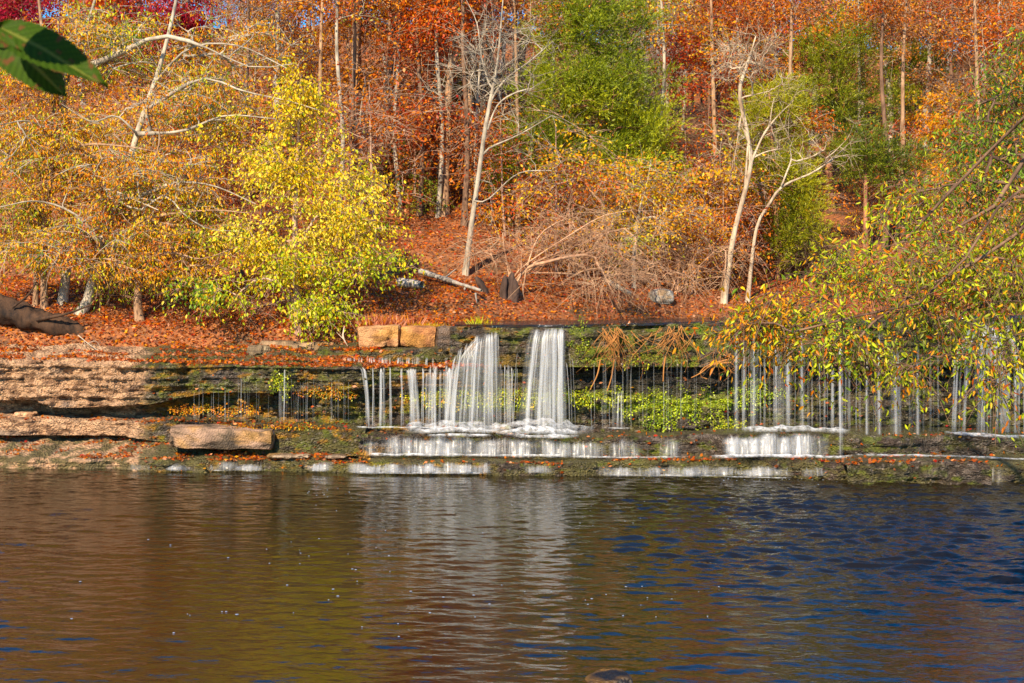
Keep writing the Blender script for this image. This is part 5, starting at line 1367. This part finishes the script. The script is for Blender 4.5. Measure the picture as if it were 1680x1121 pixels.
trunk = [tb, (7.3, 11.4, 2.5), (7.0, 11.8, 5.0), (6.6, 12.6, 8.0), (6.2, 13.6, 11.0), (6.0, 14.5, 14.0)]
upper = ellipsoids(r, [((6.3, 15.5, 12.0), (3.4, 3.0, 2.4), 120, 0.6), ((3.6, 16.5, 11.5), (2.4, 2.5, 1.7), 60, 0.6), ((9.6, 16.0, 12.0), (3.0, 3.0, 2.4), 70, 0.6)])  # unseen upper crown, shaped and placed to shade the right-hand falls
lim = []
for a in ([(1760, 150), (1680, 200), (1590, 280), (1480, 400), (1380, 480), (1290, 520), (1180, 528)], [(1760, 330), (1690, 370), (1600, 430), (1500, 480), (1420, 540), (1370, 600)], [(1790, 460), (1680, 490), (1600, 505), (1500, 540), (1440, 570), (1400, 590)],
          [(1800, 60), (1740, 130), (1690, 240), (1640, 330), (1560, 380), (1470, 400)], [(1790, 560), (1700, 580), (1640, 620), (1600, 640)], [(1780, 250), (1690, 300), (1620, 360), (1560, 460), (1480, 510), (1400, 520), (1300, 545)]):
    dd = r.uniform(11.0, 12.6)
    w = pxs(a, [11.6 + (dd - 11.6) * min(1, k / 2) for k in range(len(a))])
    st = np.array([7.05, 11.7, min(8.0, max(3.0, w[0][2] + 0.2))])
    lim.append((np.vstack([st[None], w]), 0.016, 0.004))
lim.append((np.array([(6.6, 12.6, 8.0), (5.2, 14.5, 10.0), (3.6, 16.4, 11.4)]), 0.1, 0.03)); lim.append((np.array([(6.6, 12.6, 8.0), (8.4, 14.5, 10.5), (9.6, 16, 12)]), 0.1, 0.03))
def near_pal(c, v):
    px = CX + c[:, 0] * F / c[:, 1]; py = HY - (c[:, 2] - CZ) * F / c[:, 1]
    t = 0.38 * sstep(150, 480, py) + 0.18 * sstep(1500, 1250, px) + 0.28 * sstep(1570, 1650, px) * sstep(500, 590, py)
    return np.clip(0.02 + t + 0.42 * (v - 0.25), 0, 1)
tree("hornbeam_tree", "near drooping branches of green to orange leaves hanging before the falls", "tree", tb, trunk, 0.2, 0.06, np.concatenate([cl, upper]), BARK['brown'],
     [('dark', 1.2), ('green', 4), ('olive', 2), ('lime', 4.5), ('yellow', 1.2), ('gold', 2.4), ('orange', 3.2), ('deep', 1.2)], lpc=46, lsize=0.056, lspread=0.30, ntw=6, twl=0.36, twr=0.0036, seed=66, t0=0.25, limbs=lim, droop=0.6, fine=True, width=0.34,
     up=-0.2, flat=0.6, tip=0.0035, cmix=0.45, pal_fn=near_pal, twdroop=0.5, expo=0.33)

# leafy twig by the camera
m, nt_, out_ = new_mat("dark_green_leaf")
at = N(nt_, "ShaderNodeAttribute", attribute_name="Col")
no = N(nt_, "ShaderNodeTexNoise", Scale=60.0, Detail=3.0)
mx = N(nt_, "ShaderNodeMixRGB", blend_type='MULTIPLY', Fac=0.5)
nt_.links.new(at.outputs["Color"], mx.inputs[1]); nt_.links.new(no.outputs["Color"], mx.inputs[2])
d_ = N(nt_, "ShaderNodeBsdfPrincipled", Roughness=0.55); d_.inputs["Specular IOR Level"].default_value = 0.08
t_ = N(nt_, "ShaderNodeBsdfTranslucent"); mxs = N(nt_, "ShaderNodeMixShader", Fac=0.25)
nt_.links.new(mx.outputs[0], d_.inputs["Base Color"]); nt_.links.new(mx.outputs[0], t_.inputs[0])
nt_.links.new(d_.outputs[0], mxs.inputs[1]); nt_.links.new(t_.outputs[0], mxs.inputs[2]); nt_.links.new(mxs.outputs[0], out_.inputs[0])
BIGLEAF = m
def big_leaf(parent, base, tip, width, nrm, seed, org):
    """serrate elm-like blade with sunk side veins and a raised midrib"""
    r_ = np.random.default_rng(seed)
    base, tip = np.asarray(base, float), np.asarray(tip, float)
    L = np.linalg.norm(tip - base); d = (tip - base) / L
    s = np.cross(d, nrm); s /= np.linalg.norm(s); n_ = np.cross(s, d)
    nu, nv_ = 120, 15
    u = np.linspace(0, 1, nu)[:, None]; v = np.linspace(-1, 1, nv_)[None]
    prof = np.clip(np.sin(np.pi * u ** 0.78), 0, 1) ** 0.75 * (1 - 0.35 * u)
    prof = prof * np.where(u > 0.86, 1 - 0.75 * sstep(0.86, 0.99, u), 1)
    ser = 1 + 0.10 * (((u * 17) % 1.0) - 0.5) * np.abs(v) ** 6 + 0.04 * (((u * 51) % 1.0) - 0.5) * np.abs(v) ** 6
    W = width * prof * ser
    vein = np.abs((((u - 0.16 * np.abs(v)) * 15) % 1.0) - 0.5) * 2
    h = 0.03 * L * (np.abs(v) ** 1.2) * 1.0 - 0.07 * L * (u - 0.5) ** 2 * 1.2 + 0.008 * L * (vein - 0.5) * (1 - np.abs(v) * 0.5) + 0.02 * L * (vnoise(u * 5, v * 2, seed, 3) - 0.5)
    pos = base + d * (u * L)[..., None] + s * (v * W)[..., None] + n_ * h[..., None]
    c = mixc(np.array([0.038, 0.080, 0.004]), np.array([0.060, 0.120, 0.007]), sstep(0.2, 0.9, vein))
    c = mixc(c, np.array([0.22, 0.24, 0.04]), sstep(0.09, 0.03, np.abs(v) + 0 * u))
    sp_ = (vnoise(u * 14 + 3, v * 4, seed, 7) > 0.80) & (np.abs(v) > 0.15)
    c = np.where(sp_[..., None], np.array([0.16, 0.07, 0.02]), c)
    V = pos.reshape(-1, 3) - org
    link("leaf", mesh("leaf", V, grid_faces(nu, nv_), BIGLEAF, col=np.c_[c.reshape(-1, 3), np.ones(nu * nv_)]), parent)
org = P(-60, 20, 1.35)
root = thing("leafy_twig", "dark green serrated leaves on a twig close to the viewer", "twig", org)
big_leaf(root, P(-2, 40, 1.36), P(178, 142, 1.33), 0.028, np.array([0.25, -0.75, 0.55]), 1, org)
big_leaf(root, P(-8, 44, 1.40), P(114, 164, 1.37), 0.029, np.array([-0.2, -0.8, 0.5]), 2, org)
big_leaf(root, P(-90, 10, 1.28), P(36, 84, 1.27), 0.012, np.array([0.1, -0.5, 0.85]), 3, org)
for k, (a, b2, y1, y2) in enumerate((((-20, -10), (90, -110), 1.3, 1.25), ((-30, -20), (140, -40), 1.15, 1.02), ((-40, -30), (60, -190), 1.2, 1.05), ((-80, -20), (-30, -180), 1.2, 1.1), ((-60, -50), (100, -160), 1.1, 0.95), ((-60, -90), (40, -260), 1.1, 0.95))):  # extra leaves above the view, added to shade the visible ones
    big_leaf(root, P(a[0], a[1], y1), P(b2[0], b2[1], y2), 0.04, np.array([0.1, -0.5, 0.85]), 4 + k, org)
V, Q = tubes([resample([P(-400, -160, 1.3), P(-200, -40, 1.33), P(-60, 20, 1.35), P(0, 40, 1.37)], 12)], [np.linspace(0.004, 0.0012, 12)], 6)
link("stem", mesh("stem", V - org, Q, BARK['brown']), root)
print("built", len(bpy.data.objects), "objects")
